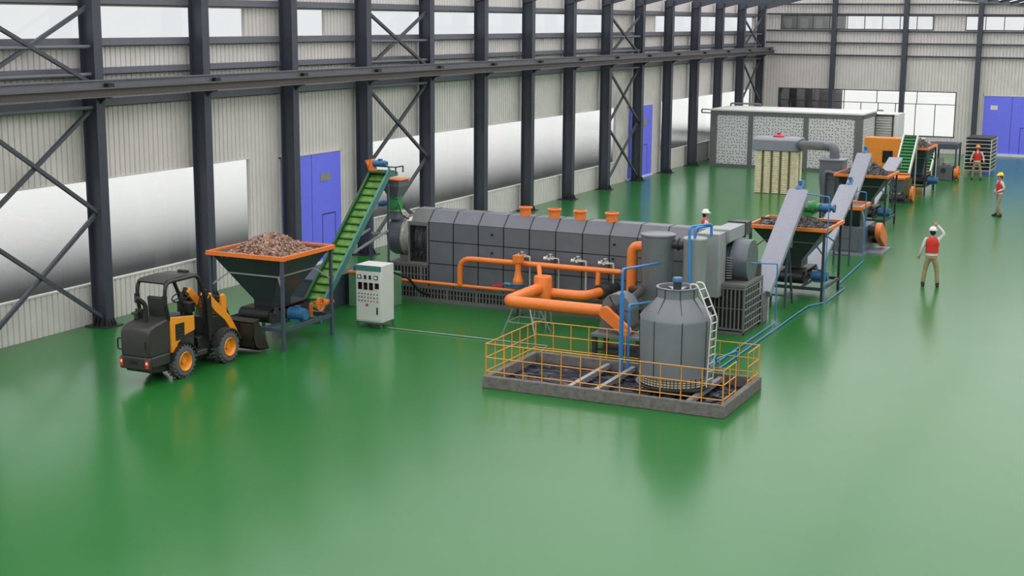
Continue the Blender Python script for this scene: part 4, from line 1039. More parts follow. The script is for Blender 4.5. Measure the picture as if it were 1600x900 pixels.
# lift arm
g = MB()
for sx in (-1, 1):
    xx = LX+sx*.21
    g.prism([(24.95, 1.64), (25.08, 1.76), (25.5, 1.36), (25.9, 1.02), (26.15, .66), (26.28, .42), (26.2, .36), (26.05, .52), (25.72, .94), (25.4, 1.18)], 'x', xx-.045, xx+.045)
g.box(LX-.2, LX+.2, 25.55, 25.75, 1.05, 1.2); part(t, 'lift_arm', g, 'loader_or', .01)
g = MB()
g.prism([(25.84, .80), (26.0, .80), (26.0, 1.42), (25.93, 1.5), (25.84, 1.48), (25.82, 1.40)], 'x', LX+.02, LX+.10)
part(t, 'tilt_lever', g, 'loader_or', .01)
g = MB(); g.cyl((LX, 25.15, 1.62), (LX, 25.9, 1.40), .04, n=12); g.cyl((LX, 25.95, 1.38), (LX, 26.28, .8), .025, n=10); g.cyl((LX+.2, 25.1, 1.3), (LX+.27, 25.1, 1.3), .1, n=14); g.cyl((LX, 25.2, .8), (LX, 25.85, 1.05), .04, n=10)
for k in range(4): g.tube([(LX-.06+k*.04, 25.05, 1.15), (LX-.06+k*.04, 25.3, 1.62), (LX-.06+k*.03, 25.9, 1.3)], .012, 6, .1)
part(t, 'hydraulics', g, 'black')
# bucket
g = MB(); bx0, bx1 = LX-.76, LX+.60
out = [(26.35, .78), (26.28, .45), (26.36, .2), (26.5, .1), (26.93, .06)]
inn = [(26.92, .09), (26.53, .13), (26.40, .22), (26.32, .45), (26.38, .77)]
g.prism(out+inn, 'x', bx0, bx1)
for x in (bx0, bx1-.03): g.prism([(26.35, .78), (26.28, .45), (26.36, .2), (26.5, .1), (26.93, .06), (26.53, .80)], 'x', x, x+.03)
g.prism([(26.34, .76), (26.55, .80), (26.55, .84), (26.3, .80)], 'x', bx0, bx1)
part(t, 'bucket', g, 'bucket', .006)
g = MB()
g.box(LX-.3, LX+.3, 26.2, 26.3, .4, .46)
for x in (LX-.2, LX+.2): g.box(x-.015, x+.015, 26.2, 26.3, .35, .75)
part(t, 'bucket_bracket', g, 'black')
# ------------------------------------------------------------------ enclosed tube conveyors
def chute_conv(lab, x, pa, pb, hw, th, lid=True, legs=(), motor=True, tip=.0, m='conv', mot=None):
    t = thing('enclosed_conveyor', lab, 'conveyor', (x, pa[0], 0))
    A, B = V((0, *pa)), V((0, *pb)); d = (B-A).normalized(); u = V((0, -d.z, d.y)); L_ = (B-A).length
    def P(xx, s, h): p = A+d*s+u*h; return (x+xx, p.y, p.z)
    def R_(w): return [(-w, -th/2), (w, -th/2), (w, th*.3), (w*.8, th/2), (-w*.8, th/2), (-w, th*.3)]
    g = MB(); vs = [P(a, 0, b) for a, b in R_(hw)]+[P(a, L_, b) for a, b in R_(hw)]
    n_ = 6; g.add(vs, [list(range(n_))[::-1], list(range(n_, 2*n_))]+[(i, (i+1) % n_, n_+(i+1) % n_, n_+i) for i in range(n_)])
    part(t, 'trough_casing', g, m, .015)
    g = MB(); vs = []
    for s in (L_*.02, L_*.5, L_*.97):
        pass
    e0 = P(0, L_-.12, -th/2); g.box(x-hw*.9, x+hw*.9, e0[1]-.12, e0[1]+.14, e0[2]-.28, e0[2]+.05); part(t, 'outlet_spout', g, m)
    if motor:
        p = V(P(0, L_, 0)); g = MB(); g.cyl(p, p+d*.12+u*.02, th*.62, n=16); g.cyl(p+d*.1, p+d*.42, th*.42, n=16); g.cyl(p+d*.42, p+d*.46, th*.36, n=16); g.box(p.x-.05, p.x+.05, p.y+.1, p.y+.25, p.z+.2, p.z+.3)
        part(t, 'drive_motor', g, 'bluem')
    for (s, off, spl) in legs:
        p = V(P(off, s, -th/2))
        g = MB(); g.bar(p, (p.x, p.y+spl, 0), .055); part(t, 'support_leg', g, 'hopframe')
    if len(legs) >= 2:
        g = MB(); 
        for z in (.35, .9):
            ps = []
            for (s, off, spl) in legs:
                p = V(P(off, s, -th/2)); k = 1-z/p.z if p.z > z else 0; ps.append((p.x, p.y+spl*k, z))
            for a, b in zip(ps[:-1], ps[1:]): g.bar(a, b, .04)
        part(t, 'leg_brace', g, 'hopframe')
    return t
tA = chute_conv('long light grey enclosed conveyor rising from furnace outlet to the nearest charcoal hopper', -9.93, (35.75, .72), (39.35, 3.02), .29, .2, legs=((2.15, -.2, 0), (2.15, .2, 0), (2.2, .2, .75)))
g = MB(); g.box(-10.1, -9.75, 35.38, 35.9, .45, .8); g.box(-10.12, -9.72, 35.38, 35.8, 0, .45); part(tA, 'inlet_hopper', g, 'furn_dark', .01)
g = MB(); g.cyl((-9.93, 38.55, 1.55), (-9.93, 38.55, 2.3), .1, n=14); part(tA, 'drop_pipe', g, 'furn')

h2, sp = hopper('black hopper with orange rim under the green mixer, filled with charcoal pieces', -11.2, -9.02, 38.95, 41.05, 2.06, framem='hop', cz=.35, pile=('char', 2.28, 3600, .075, 5))
stuffpile('heap of black charcoal pieces in the hopper under the green mixer', 'charcoal_heap', sp)
# green mixer above hopper 2
t = thing('mixer_drive', 'bright green geared mixer with blue motor above the nearest charcoal heap', 'mixer', (-9.7, 40.2, 2.2))
g = MB(); g.cyl((-10.0, 40.2, 2.5), (-9.62, 40.2, 2.5), .17, n=20); g.cyl((-9.95, 40.2, 2.5), (-9.88, 40.2, 2.5), .22, n=20); g.cyl((-9.7, 40.2, 2.5), (-9.66, 40.2, 2.5), .2, n=20); g.cyl((-9.62, 40.2, 2.5), (-9.5, 40.2, 2.5), .13, n=16); g.box(-10.05, -9.7, 40.0, 40.4, 2.24, 2.36); g.cyl((-9.86, 40.2, 2.05), (-9.86, 40.2, 2.45), .1, n=14)
part(t, 'gearbox', g, 'greenm')
g = MB(); g.cyl((-9.5, 40.2, 2.5), (-9.2, 40.2, 2.5), .12, n=18); g.cyl((-9.2, 40.2, 2.5), (-9.1, 40.2, 2.5), .07, n=14); g.cyl((-9.12, 40.2, 2.5), (-9.06, 40.2, 2.5), .12, n=16); g.cyl((-9.48, 40.2, 2.5), (-9.45, 40.2, 2.5), .14, n=16); part(t, 'motor', g, 'bluem')
g = MB(); g.box(-11.2, -9.02, 40.12, 40.17, 2.07, 2.12); g.box(-11.2, -9.02, 40.25, 40.3, 2.07, 2.12); part(t, 'cross_rail', g, 'dark')

tB = chute_conv('light grey enclosed conveyor rising from the nearest charcoal hopper to the crusher', -9.95, (41.0, .35), (45.9, 2.5), .3, .16, legs=((4.7, .25, 0), (4.7, -.25, 0)))
# crusher
t = thing('crusher', 'grey crusher box with orange inlet rim and orange side guard', 'crusher', (-10.2, 48.3, 0))
g = MB(); g.box(-10.75, -9.75, 47.6, 49.4, .06, .95); g.box(-10.6, -9.9, 47.58, 47.6, .15, .85); part(t, 'body', g, 'furn', .02)
g = MB(); g.box(-10.8, -9.7, 47.55, 49.45, 0, .08); g.box(-9.7, -9.2, 48.1, 49.6, 0, .06); part(t, 'skid', g, 'conv')
g = MB(); vs = [(-10.5,47.9,.95),(-9.95,47.9,.95),(-9.95,48.9,.95),(-10.5,48.9,.95),(-10.7,47.4,1.62),(-9.85,47.4,1.62),(-9.85,48.9,1.62),(-10.7,48.9,1.62)]
g.add(vs, [(0,3,2,1),(4,5,6,7),(0,1,5,4),(1,2,6,5),(2,3,7,6),(3,0,4,7)]); part(t, 'inlet_chute', g, 'hop')
g = MB(); g.prism([(47.9, .95), (47.7, 1.3), (47.35, 1.62), (47.45, 1.62), (47.85, 1.35), (48.15, .95)], 'x', -9.84, -9.80); part(t, 'chute_cheek', g, 'conv')
g = MB(); g.box(-10.75, -9.8, 47.35, 47.42, 1.56, 1.68); g.box(-9.87, -9.8, 47.42, 48.95, 1.56, 1.68); g.box(-10.75, -10.68, 47.42, 48.95, 1.56, 1.68); g.box(-10.75, -9.8, 48.88, 48.95, 1.56, 1.68); part(t, 'inlet_rim', g, 'orange')
g = MB(); d0, d1 = (48.5, .75), (49.3, .35); bs = atan2(d1[1]-d0[1], d1[0]-d0[0])
g.prism([(d0[0]+.28*cos(bs+pi/2+k*pi/8), d0[1]+.28*sin(bs+pi/2+k*pi/8)) for k in range(9)]+[(d1[0]+.24*cos(bs-pi/2+k*pi/8), d1[1]+.24*sin(bs-pi/2+k*pi/8)) for k in range(9)], 'x', -9.5, -9.3); part(t, 'belt_guard', g, 'orange', .02)
g = MB(); g.cyl((-9.75, 48.5, .75), (-9.5, 48.5, .75), .2, n=18); part(t, 'shaft', g, 'black')
g = MB(); g.cyl((-9.75, 49.3, .35), (-9.4, 49.3, .35), .15, n=16); part(t, 'motor', g, 'black')

tC = chute_conv('light grey enclosed conveyor rising from the crusher to the second charcoal hopper', -10.95, (49.6, .85), (52.9, 2.92), .28, .18, legs=((1.8, -.2, 0), (1.8, .2, 0)))
g = MB(); g.box(-11.2, -10.7, 49.0, 49.7, 0, .75); part(tC, 'inlet_box', g, 'furn')
h3, sp = hopper('black hopper with orange rim, second of the charcoal hoppers from the camera', -12.25, -10.28, 54.0, 56.1, 2.05, framem='hop', cz=.35, pile=('char', 2.5, 3000, .08, 9))
stuffpile('heap of black charcoal pieces in the second charcoal hopper', 'charcoal_heap', sp)
tD = chute_conv('short light grey enclosed conveyor rising behind the second charcoal hopper', -11.6, (57.2, .5), (62.6, 1.95), .3, .12, legs=((4.2, -.2, 0), (4.2, .2, 0)), motor=False)
# pug mill
t = thing('roller_mixer', 'grey roller mixer with orange wheel guard and olive end plate under the second green conveyor', 'mixer', (-11.6, 63.6, 0))
g = MB(); g.box(-12.1, -11.25, 62.9, 64.1, .45, 1.0); part(t, 'body', g, 'furn', .01)
g = MB(); g.box(-12.1, -11.2, 62.85, 64.15, 1.0, 1.08); part(t, 'top_rim', g, 'orange')
g = MB(); g.prism([(-11.25, .3), (-10.98, .35), (-10.92, 1.05), (-11.2, 1.1)], 'y', 63.0, 63.05); part(t, 'end_plate', g, 'olive')
g = MB(); g.cyl((-11.0, 63.2, .38), (-10.85, 63.2, .38), .34, n=24); part(t, 'wheel_guard', g, 'orange', .02)
g = MB(); g.cyl((-11.9, 62.9, .2), (-11.2, 62.9, .2), .16, n=18); g.cyl((-11.6, 62.7, .45), (-11.6, 62.7, .8), .03, n=10); g.box(-12.1, -11.1, 62.7, 64.1, 0, .08)
for x in (-12.05, -11.3):
    for y in (62.95, 64.05): g.box(x-.04, x+.04, y-.04, y+.04, .0, .45)
part(t, 'base', g, 'dark')
# pale guard plate beside hopper 3
t = thing('valve_wheel_box', 'pale green box with a dark handwheel behind the second charcoal hopper', 'valve', (-11.6, 60.2, 0))
g = MB(); g.box(-12.0, -11.45, 60.3, 60.8, 0, .95); part(t, 'box_body', g, 'palegreen', .02)
g = MB(); Rw = Matrix.Rotation(radians(90), 3, 'X')
g.lathe([(.24, -.02), (.24, .02), (.19, .02), (.19, -.02), (.24, -.02)], (-11.65, 60.2, .6), 20, R=Rw)
for k in range(3): a = k*2*pi/3+.4; g.bar((-11.65, 60.2, .6), (-11.65+.2*cos(a), 60.2, .6+.2*sin(a)), .05)
g.cyl((-11.65, 60.2, .6), (-11.65, 60.32, .6), .03, n=8); part(t, 'handwheel', g, 'dark')

# ------------------------------------------------------------------ second green conveyor
def green_conv(lab, x, pa, pb, hw, ncl, legz=True):
    t = thing('belt_conveyor', lab, 'conveyor', (x, pa[0], 0))
    A, B = V((0, *pa)), V((0, *pb)); d = (B-A).normalized(); u = V((0, -d.z, d.y)); L_ = (B-A).length
    def P(xx, s, h): p = A+d*s+u*h; return (x+xx, p.y, p.z)
    def sl(g, x0, x1, s0, s1, h0, h1):
        g.add([P(x0,s0,h0),P(x1,s0,h0),P(x1,s1,h0),P(x0,s1,h0),P(x0,s0,h1),P(x1,s0,h1),P(x1,s1,h1),P(x0,s1,h1)], [(0,3,2,1),(4,5,6,7),(0,1,5,4),(1,2,6,5),(2,3,7,6),(3,0,4,7)])
    g = MB(); sl(g, -hw, hw, 0, L_, -.03, 0); part(t, 'belt', g, 'greenm')
    g = MB()
    for i in range(ncl): s = .08+i*(L_-.12)/(ncl-1); sl(g, -hw+.02, hw-.02, s, s+.03, 0, .07)
    part(t, 'cleats', g, 'beltdark')
    for sx in (-1, 1):
        g = MB(); sl(g, min(sx*hw, sx*(hw+.07)), max(sx*hw, sx*(hw+.07)), -.05, L_+.1, -.12, .1); part(t, 'side_frame', g, 'steelwhite')
    g = MB(); sl(g, -hw, hw, -.06, 0, -.12, .06); part(t, 'tail_plate', g, 'orange')
    for sx in (-1, 1):
        p = P(sx*(hw+.05), L_*.85, -.1); g = MB(); g.bar(p, (p[0], p[1], 0), .05); part(t, 'support_leg', g, 'steelwhite')
    return t
green_conv('green cleated conveyor with white side rails before the far orange machine', -11.62, (64.35, 1.12), (66.0, 2.62), .28, 12)
h4, sp = hopper('third dark blue-grey charcoal hopper, farthest from the camera', -12.05, -10.86, 66.1, 68.6, 2.15, binm='boxteal', framem='hop', cz=.4, pile=('char', 2.45, 1600, .09, 12))
stuffpile('heap of dark charcoal pieces in the farthest hopper', 'charcoal_heap', sp)
green_conv('small green cleated conveyor feeding the far briquette press', -11.5, (69.6, .75), (71.0, 1.75), .22, 8)
# press
t = thing('briquette_press', 'blue-grey framed briquette press with an orange flywheel', 'press', (-11.1, 73.6, 0))
g = MB(); g.box(-11.55, -10.75, 73.2, 74.4, 0, .72); part(t, 'body', g, 'furn', .02)
for x in (-11.7, -10.65):
    for y in (73.3, 74.6):
        g = MB(); g.box(x-.04, x+.04, y-.04, y+.04, 0, 1.75); part(t, 'post', g, 'hopframe')
g = MB(); g.box(-11.9, -10.6, 73.2, 74.7, 1.55, 1.82); g.box(-11.9, -10.6, 73.18, 73.2, 1.85, 1.9); part(t, 'top_trough', g, 'hopframe', .01)
g = MB(); g.cyl((-10.7, 73.5, .38), (-10.48, 73.5, .38), .34, n=28); g.cyl((-10.48, 73.5, .38), (-10.42, 73.5, .38), .08, n=12); part(t, 'flywheel', g, 'orange', .015)
g = MB(); g.cyl((-11.4, 73.6, .72), (-11.4, 73.6, 1.1), .15, n=16); g.cyl((-11.1, 73.6, .74), (-11.1, 73.6, .84), .2, n=16); part(t, 'screw_head', g, 'greysteel')
g = MB(); g.cyl((-11.2, 73.15, .5), (-11.2, 73.2, .5), .12, n=16); part(t, 'die', g, 'dark')

# ------------------------------------------------------------------ bag filter and cyclone
t = thing('bag_filter', 'grey dust collector header above five columns of cream filter bags', 'dust collector', (-17.1, 63.8, 0))
g = MB(); hx0, hx1 = -18.2, -16.05
g.prism([(63.35, 1.95), (64.45, 1.95), (64.45, 2.42), (64.3, 2.56), (63.5, 2.56), (63.35, 2.45)], 'x', hx0, hx1); part(t, 'header_box', g, 'conv', .03)
for k in range(5):
    x = -17.92+k*.41
    g = MB()
    for j in range(24):
        z0 = .01+j*.081; z1 = z0+.081
        g.lathe([(.16, z0), (.215, z0+.012), (.215, z0+.058), (.16, z1)], (x, 63.55, 0), 4, smooth=False, ph=pi/4)
    part(t, 'filter_bag', g, 'cream'); q = MB(); q.v = [p+V((0, .62, 0)) for p in g.v]; q.f = [list(f_) for f_ in g.f]; q.sm = list(g.sm); part(t, 'filter_bag', q, 'cream')
    if k < 4:
        g = MB(); g.box(x+.155, x+.255, 63.45, 64.3, 0, 1.95); part(t, 'divider_strip', g, 'olive')
g = MB(); g.lathe([(.26, 2.55), (.26, 2.62), (.1, 2.70), (.01, 2.7)], (-17.15, 63.9, 0), 20); g.cyl((-17.15, 63.9, 2.6), (-17.15, 63.9, 2.76), .09, n=12); part(t, 'valve_cap', g, 'red')
t = thing('dust_duct', 'round grey duct bending from the filter header down to the cyclone', 'duct', (-14.6, 60, 2.3))
g = MB(); g.tube([(-16.06, 63.6, 2.26), (-13.1, 56.15, 2.90), (-12.75, 55.9, 2.9), (-12.72, 55.9, 2.3)], .19, 20, .45, seg=8); part(t, 'duct_run', g, 'furn')
g = MB(); g.cyl((-16.06, 63.6, 2.26), (-15.85, 63.07, 2.305), .24, n=20); part(t, 'duct_collar', g, 'furn')
t = thing('cyclone', 'tall grey cyclone dust separator with small side pipe', 'cyclone', (-12.75, 55.8, 0))
g = MB(); g.box(-13.2, -12.28, 55.4, 56.2, 1.65, 2.42); vs = []
g.prism([(-13.2, 1.65), (-12.28, 1.65), (-12.5, .3), (-13.0, .3)], 'y', 55.4, 56.2); part(t, 'shell', g, 'furn', .02)
g = MB(); g.box(-13.24, -12.24, 55.36, 56.24, 2.40, 2.45); part(t, 'top_lid', g, 'conv')
g = MB(); g.tube([(-12.95, 55.3, .2), (-12.95, 55.3, 2.0), (-12.4, 55.2, 1.92), (-12.38, 55.2, 1.6)], .075, 12, .2); part(t, 'side_pipe', g, 'furn')
for x in (-13.1, -12.4):
    g = MB(); g.box(x-.04, x+.04, 55.5, 55.58, 0, 1.0); part(t, 'leg', g, 'dark')
g = MB(); g.lathe([(.26, -.03), (.26, .03), (.2, .03), (.2, -.03), (.26, -.03)], (-13.3, 54.9, .52), 20, R=Matrix.Rotation(radians(60), 3, 'X')); part(t, 'flex_ring', g, 'orange')

# ------------------------------------------------------------------ perforated room, shutter box, orange machine
t = thing('drying_room', 'long grey framed room with white perforated panels near the back wall', 'drying room', (-19.6, 76, 0))
x0, x1, y0, y1, z1 = -23.8, -15.6, 74.45, 78.0, 3.0
g = MB(); posts = [(-23.8, -23.42), (-21.68, -21.42), (-18.68, -18.42), (-15.98, -15.6)]
for a, b in posts: g.box(a, b, y0, y0+.16, .14, z1-.2)
g.box(x0, x1, y0, y0+.16, 0, .14); g.box(x0, x1, y0-.01, y0+.16, z1-.2, z1)
g.box(x1-.16, x1, y0+.16, y1, 0, .14); g.box(x1-.16, x1, y0+.16, y1, z1-.2, z1); g.box(x1-.16, x1, y1-.16, y1, 0, z1); g.box(x1-.16, x1, y0+.16, y0+.3, 0, z1)
g.box(x0, x0+.1, y0+.16, y1, 0, z1); g.box(x0, x1, y1-.1, y1, 0, z1)
part(t, 'frame', g, 'contframe')
for (a, b) in ((-23.42, -21.68), (-21.42, -18.68), (-18.42, -15.98)):
    g = MB(); g.box(a, b, y0+.05, y0+.1, .14, z1-.2); part(t, 'perforated_panel', g, 'perf')
g = MB(); g.box(x1-.1, x1-.05, y0+.3, y1-.16, .14, z1-.2); part(t, 'side_panel', g, 'perf_side', label='side panel with dark streaks')
g = MB(); g.box(x0-.05, x1+.05, y0-.05, y1+.1, z1, z1+.08); part(t, 'roof', g, 'white')
g = MB()
g.bar((x0-.5, y0+.0, z1+.04), (x0, y0+.0, z1+.04), .06); g.bar((x0-.5, y0, z1+.04), (x0-.5, y0, z1-.14), .06); g.bar((x0-.5, y0, z1-.14), (x0, y0, z1-.14), .06)
g.bar((x1, y1, z1+.08), (x1+.35, y1, z1+.08), .07); g.tube([(x0+.1, y1-.2, z1+.08), (x0+.1, y1-.2, z1+.22), (x0+1.8, y1-.2, z1+.22), (x0+1.8, y1-.2, z1+.08)], .05, 8)
part(t, 'roof_bracket', g, 'contframe')
t = thing('shutter_unit', 'white box with a grey roller shutter right of the perforated room', 'roller shutter', (-15.4, 79, 0))
g = MB(); g.box(-16.35, -14.55, 78.6, 80.4, 0, 2.86); part(t, 'housing', g, 'white', .01)
g = MB()
for i in range(9): z = 1.5+i*.14; g.prism([(78.6, z), (78.54, z+.03), (78.54, z+.09), (78.6, z+.125)], 'x', -16.1, -14.85)
part(t, 'shutter_slats', g, 'steelwhite')
g = MB()
for x in (-16.16, -14.85): g.box(x, x+.07, 78.5, 78.6, 0, 2.8)
g.box(-16.2, -14.75, 78.5, 78.6, 2.76, 2.82); part(t, 'guide_rail', g, 'dark')
t = thing('carbonizing_oven', 'large orange machine housing with a black square window', 'oven', (-13.6, 74, 0))
g = MB(); g.box(-14.95, -13.15, 72.0, 72.9, 0, 2.08); part(t, 'housing', g, 'orange_mach', .03)
g = MB(); g.box(-13.15, -12.1, 72.0, 72.9, 0, 2.0); part(t, 'side_housing', g, 'orange_mach', .02)
g = MB(); g.box(-13.18, -12.05, 71.95, 72.95, 2.0, 2.1); part(t, 'side_roof', g, 'steelwhite')
g = MB(); g.box(-14.0, -13.5, 71.97, 72.0, .85, 1.45); wn = part(t, 'inspection_window', g, 'glassy')
g = MB(); g.box(-12.85, -12.6, 71.97, 72.0, 1.65, 1.85); part(t, 'vent', g, 'glassy')
g = MB()
for i in range(4): g.tube([(-13.1, 71.8, .9+.2*i), (-12.9, 71.6, 1.0+.2*i), (-12.6, 71.8, .9+.2*i)], .03, 8)
part(t, 'hose', g, 'dark')

# ------------------------------------------------------------------ tray rack
t = thing('tray_rack', 'white steel rack stacked with black drying trays behind the facing worker', 'rack', (-10.0, 77.6, 0))
rx0, rx1, ry0, ry1 = -10.72, -9.42, 76.8, 79.0
for x in (rx0, rx1):
    for y in (ry0, ry1):
        g = MB(); g.box(x-.025, x+.025, y-.025, y+.025, 0, 1.84); part(t, 'post', g, 'steelwhite')
for i in range(9):
    z = .22+i*.195
    g = MB(); g.box(rx0+.03, rx1-.03, ry0+.03, ry1-.03, z+.02, z+.12); part(t, 'tray', g, 'black')
    g = MB(); g.box(rx0, rx1, ry0-.02, ry0+.02, z-.02, z+.015); g.box(rx1-.02, rx1+.02, ry0, ry1, z-.02, z+.015); part(t, 'shelf_rail', g, 'steelwhite')

# ------------------------------------------------------------------ people
def skin_obj(parent, name, joints, edges, m, root=0, sub=1):
    me = bpy.data.meshes.new(name); bm = bmesh.new(); lay = bm.verts.layers.skin.verify(); vs = []
    for (p, r) in joints:
        v = bm.verts.new(p); r = r if isinstance(r, tuple) else (r, r); v[lay].radius = r; vs.append(v)
    for a, b in edges: bm.edges.new((vs[a], vs[b]))
    vs[root][lay].use_root = True
    bm.to_mesh(me); bm.free()
    me.materials.append(M[m])
    o = bpy.data.objects.new(name, me); COL.objects.link(o); o.parent = parent; W[o.name] = V((0,0,0))
    s = o.modifiers.new('skin', 'SKIN'); s.use_smooth_shade = True
    u = o.modifiers.new('sub', 'SUBSURF'); u.levels = sub; u.render_levels = sub
    return o
def loft(rings, n=20):
    g = MB(); vs = []
    for (cx, cy, cz, rx, ry) in rings:
        for k in range(n): t_ = 2*pi*k/n; vs.append((cx+rx*cos(t_), cy+ry*sin(t_), cz))
    fs = [(i*n+k, i*n+(k+1) % n, (i+1)*n+(k+1) % n, (i+1)*n+k) for i in range(len(rings)-1) for k in range(n)]
    g.add(vs, fs, True); return g
def person(lab, loc, rot, helm, L, R_, legs, scale=1.0, grp=None):
    """faces -Y; L/R_: (elbow, wrist, hand tip) for the person's left (+X) and right (-X) arm; legs: (kneeL, ankleL, kneeR, ankleR)"""
    t = thing('person', lab, 'person', (0, 0, 0)); 
    kl, al, kr, ar = legs
    J = [((0,0,.95), (.09,.07)), ((0,0,1.12), (.10,.07)), ((0,.0,1.33), (.13,.085)), ((0,.01,1.47), (.055,.055)), ((0,-.005,1.56), (.062,.068)), ((0,-.01,1.66), (.075,.09)), ((0,-.005,1.74), (.05,.06)),
         ((.19,0,1.415), .052), (L[0], .04), (L[1], .028), ((-.19,0,1.415), .052), (R_[0], .04), (R_[1], .028),
         ((.09,0,.88), .07), (kl, .058), (al, .04), ((-.09,0,.88), .07), (kr, .058), (ar, .04), ((0,-.115,1.615), .014)]
    E = [(0,1),(1,2),(2,3),(3,4),(4,5),(5,6),(2,7),(7,8),(8,9),(2,10),(10,11),(11,12),(0,13),(13,14),(14,15),(0,16),(16,17),(17,18),(5,19)]
    skin_obj(t, 'body', J, E, 'skin')
    # hands with five fingers
    for (el, wr, tip), side in ((L, 1), (R_, -1)):
        wr, tip = V(wr), V(tip); d = (tip-wr).normalized(); s_ = d.cross(V((0,1,0)))
        if s_.length < .3: s_ = d.cross(V((1,0,0)))
        s_.normalize(); nrm = s_.cross(d); g = MB()
        g.tube([wr-d*.02, wr+d*.03, wr+d*.085], lambda q: .026+.010*sin(q*pi), 10, .01)
        for k, ln in enumerate((.062, .075, .07, .055)):
            b = wr+d*.08+s_*((k-1.5)*.018); g.tube([b, b+d*ln*.5, b+d*ln*.9+nrm*ln*.35], .0085, 7, .01)
        b = wr+d*.03+s_*.03; g.tube([b, b+s_*.025+d*.03, b+s_*.03+d*.065], .010, 7, .01)
        part(t, 'hand', g, 'skin')
    for sx in (-1, 1):
        g = MB(); g.sphere((sx*.03, -.088, 1.655), .009, 8, 6); part(t, 'eye', g, 'black')
        g = MB(); g.sphere((sx*.083, 0, 1.635), .024, 8, 6, (.45, .7, 1.2)); part(t, 'ear', g, 'skin')
    g = MB(); g.cbox((0, -.092, 1.585), (.045, .008, .008)); part(t, 'mouth', g, 'red')
    g = loft([(0,.035,1.55,.05,.045), (0,.028,1.60,.08,.072), (0,.018,1.67,.09,.085), (0,.01,1.72,.085,.085)]); part(t, 'hair', g, 'hair')
    # clothes
    J = [((0,0,1.08), (.13,.095)), ((0,0,1.18), (.14,.10)), ((0,0,1.34), (.165,.115)), ((.19,0,1.415), .068), (L[0], .054), (tuple(V(L[1])*.95+V(L[0])*.05), .04), ((-.19,0,1.415), .068), (R_[0], .054), (tuple(V(R_[1])*.95+V(R_[0])*.05), .04), ((0,0,1.46), (.07,.065))]
    skin_obj(t, 'shirt', J, [(0,1),(1,2),(2,3),(3,4),(4,5),(2,6),(6,7),(7,8),(2,9)], 'shirt')
    J = [((0,0,.97), (.15,.105)), ((0,0,.90), (.15,.11)), ((.10,0,.84), .10), (kl, .073), (tuple(V(al)+V((0,0,-.035))), .068), ((-.10,0,.84), .10), (kr, .073), (tuple(V(ar)+V((0,0,-.035))), .068)]
    skin_obj(t, 'trousers', J, [(0,1),(1,2),(2,3),(3,4),(1,5),(5,6),(6,7)], 'trouser')
    g = loft([(0,0,1.03,.185,.135), (0,0,1.02,.195,.142), (0,0,1.15,.18,.132), (0,0,1.30,.20,.142), (0,0,1.40,.205,.13), (0,.0,1.455,.165,.10), (0,.0,1.48,.09,.075)], 24)
    vs = part(t, 'vest', g, 'vest')
    g = loft([(0,0,1.06,.15,.11), (0,0,1.0,.172,.126), (0,0,.935,.178,.13), (0,0,.93,.15,.11)], 24); part(t, 'shirt_hem', g, 'shirt')
    g = loft([(0,0,.96,.14,.10), (0,0,.93,.165,.12), (0,0,.84,.17,.115), (0,0,.80,.10,.08)], 24); part(t, 'waistband', g, 'trouser')
    g = MB(); g.add([(-.055,-.10,1.487), (.055,-.10,1.487), (0,-.152,1.33), (-.055,-.08,1.487), (.055,-.08,1.487), (0,-.13,1.33)], [(0,2,1), (3,4,5), (0,1,4,3), (1,2,5,4), (2,0,3,5)]); part(vs, 'collar_opening', g, 'shirt')
    for a in (al, ar):
        g = MB(); g.sphere((a[0], a[1]-.05, .035), .12, 14, 8, (.42, 1.1, .55)); 
        for p in g.v: p.z = max(p.z, .0)
        g.cyl((a[0], a[1], .03), (a[0], a[1], .13), .055, n=12); part(t, 'boot', g, 'boot')
    g = MB(); g.sphere((0, 0, 1.695), .125, 22, 12, (.92, 1.08, .92), 0); g.cyl((0, 0, 1.685), (0, 0, 1.70), .128, n=22)
    for p in g.v:
        if p.z < 1.7005 and p.y < -.1: p.y -= .03
    g.box(-.07, .07, -.175, -.1, 1.683, 1.695); g.box(-.012, .012, -.09, .09, 1.79, 1.822); part(t, 'helmet', g, helm)
    t.location = loc; t.rotation_euler = (0, 0, rot); t.scale = (scale,)*3
    return t
def nl(sp=.11, fw=0): return ((sp*1.05, -.02-fw, .50), (sp*1.3, .0+fw, .10), (-sp*1.05, -.02+fw, .50), (-sp*1.3, .0-fw, .10))
person('worker in red vest and white helmet with back turned, one arm raised over the head', (-6.74, 42.9, 0), radians(186), 'helm_w',
       ((.27,.02,1.16), (.34,-.04,.92), (.37,-.07,.83)), ((-.33,.0,1.60), (-.10,-.03,1.86), (.03,-.03,1.91)), nl(.16), 1.0)
person('worker in red vest and yellow helmet standing sideways with hands at the waist', (-6.96, 60.3, 0), radians(-58), 'helm_y',
       ((.25,.08,1.16), (.15,-.16,1.03), (.06,-.22,1.0)), ((-.25,.08,1.16), (-.14,-.17,1.0), (-.05,-.22,.96)), nl(.08, .05), .99)
person('worker in red vest and orange helmet facing the camera before the tray rack', (-9.73, 74.2, 0), radians(8), 'helm_o',
       ((.29,.03,1.16), (.33,-.02,.94), (.34,-.03,.85)), ((-.29,.03,1.16), (-.33,-.02,.94), (-.34,-.03,.85)), nl(.17), .97)
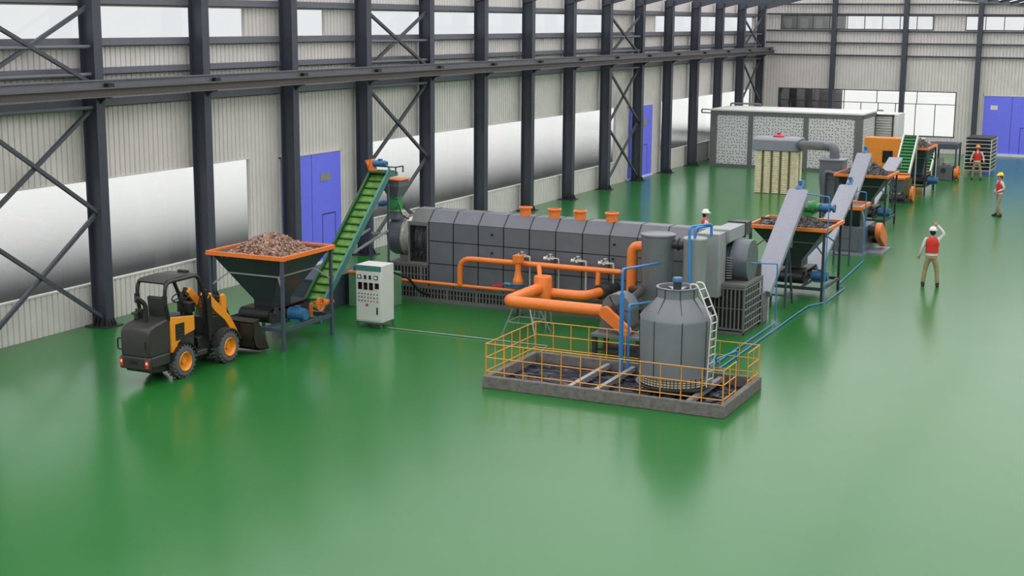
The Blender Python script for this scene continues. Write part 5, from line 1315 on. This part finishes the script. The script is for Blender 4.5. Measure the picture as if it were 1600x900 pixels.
person('worker in red vest and white helmet standing behind the furnace, only head and shoulders showing', (-14.0, 43.6, 0), radians(120), 'helm_w',
       ((.26,.02,1.16), (.29,-.05,.93), (.30,-.08,.84)), ((-.26,.02,1.16), (-.29,-.05,.93), (-.30,-.08,.84)), nl(.1), .98)

# ------------------------------------------------------------------ light, sky, camera
w = bpy.data.worlds.new('world'); SC.world = w; w.use_nodes = True
bg = w.node_tree.nodes['Background']; bg.inputs['Color'].default_value = (.97, .985, 1, 1); bg.inputs['Strength'].default_value = .9
sun = bpy.data.lights.new('sun', 'SUN'); sun.energy = 84; sun.angle = radians(34); sun.color = (1, .99, .97)
so = bpy.data.objects.new('sun', sun); COL.objects.link(so)
el, az = radians(34), radians(-34)         # from +X, swung toward -Y
dvec = V((cos(el)*cos(az), cos(el)*sin(az), sin(el)))
so.rotation_euler = dvec.to_track_quat('Z', 'Y').to_euler(); so.location = (40, -30, 40)

yaw, pitch, roll = radians(25.61), radians(10.68), radians(.42)
f = V((-sin(yaw)*cos(pitch), cos(yaw)*cos(pitch), -sin(pitch))); r0 = V((cos(yaw), sin(yaw), 0)); u0 = r0.cross(f)
r = r0*cos(roll)+u0*sin(roll); u = u0*cos(roll)-r0*sin(roll)
cam = bpy.data.cameras.new('camera'); co = bpy.data.objects.new('camera', cam); COL.objects.link(co)
cam.sensor_width = 36; cam.lens = 2215*36/1600; cam.clip_end = 1500; cam.clip_start = .1
co.matrix_world = Matrix(((r.x, u.x, -f.x, 0), (r.y, u.y, -f.y, 0), (r.z, u.z, -f.z, 7.7), (0, 0, 0, 1)))
SC.camera = co
SC.view_settings.view_transform = 'Standard'; SC.view_settings.look = 'None'; SC.view_settings.exposure = 0; SC.view_settings.gamma = 1; SC.view_settings.use_curve_mapping = False
SC.cycles.use_denoising = True; SC.cycles.max_bounces = 6; SC.cycles.diffuse_bounces = 3; SC.cycles.glossy_bounces = 3; SC.cycles.transparent_max_bounces = 8
SC.cycles.sample_clamp_indirect = 6; SC.cycles.caustics_reflective = False; SC.cycles.caustics_refractive = False
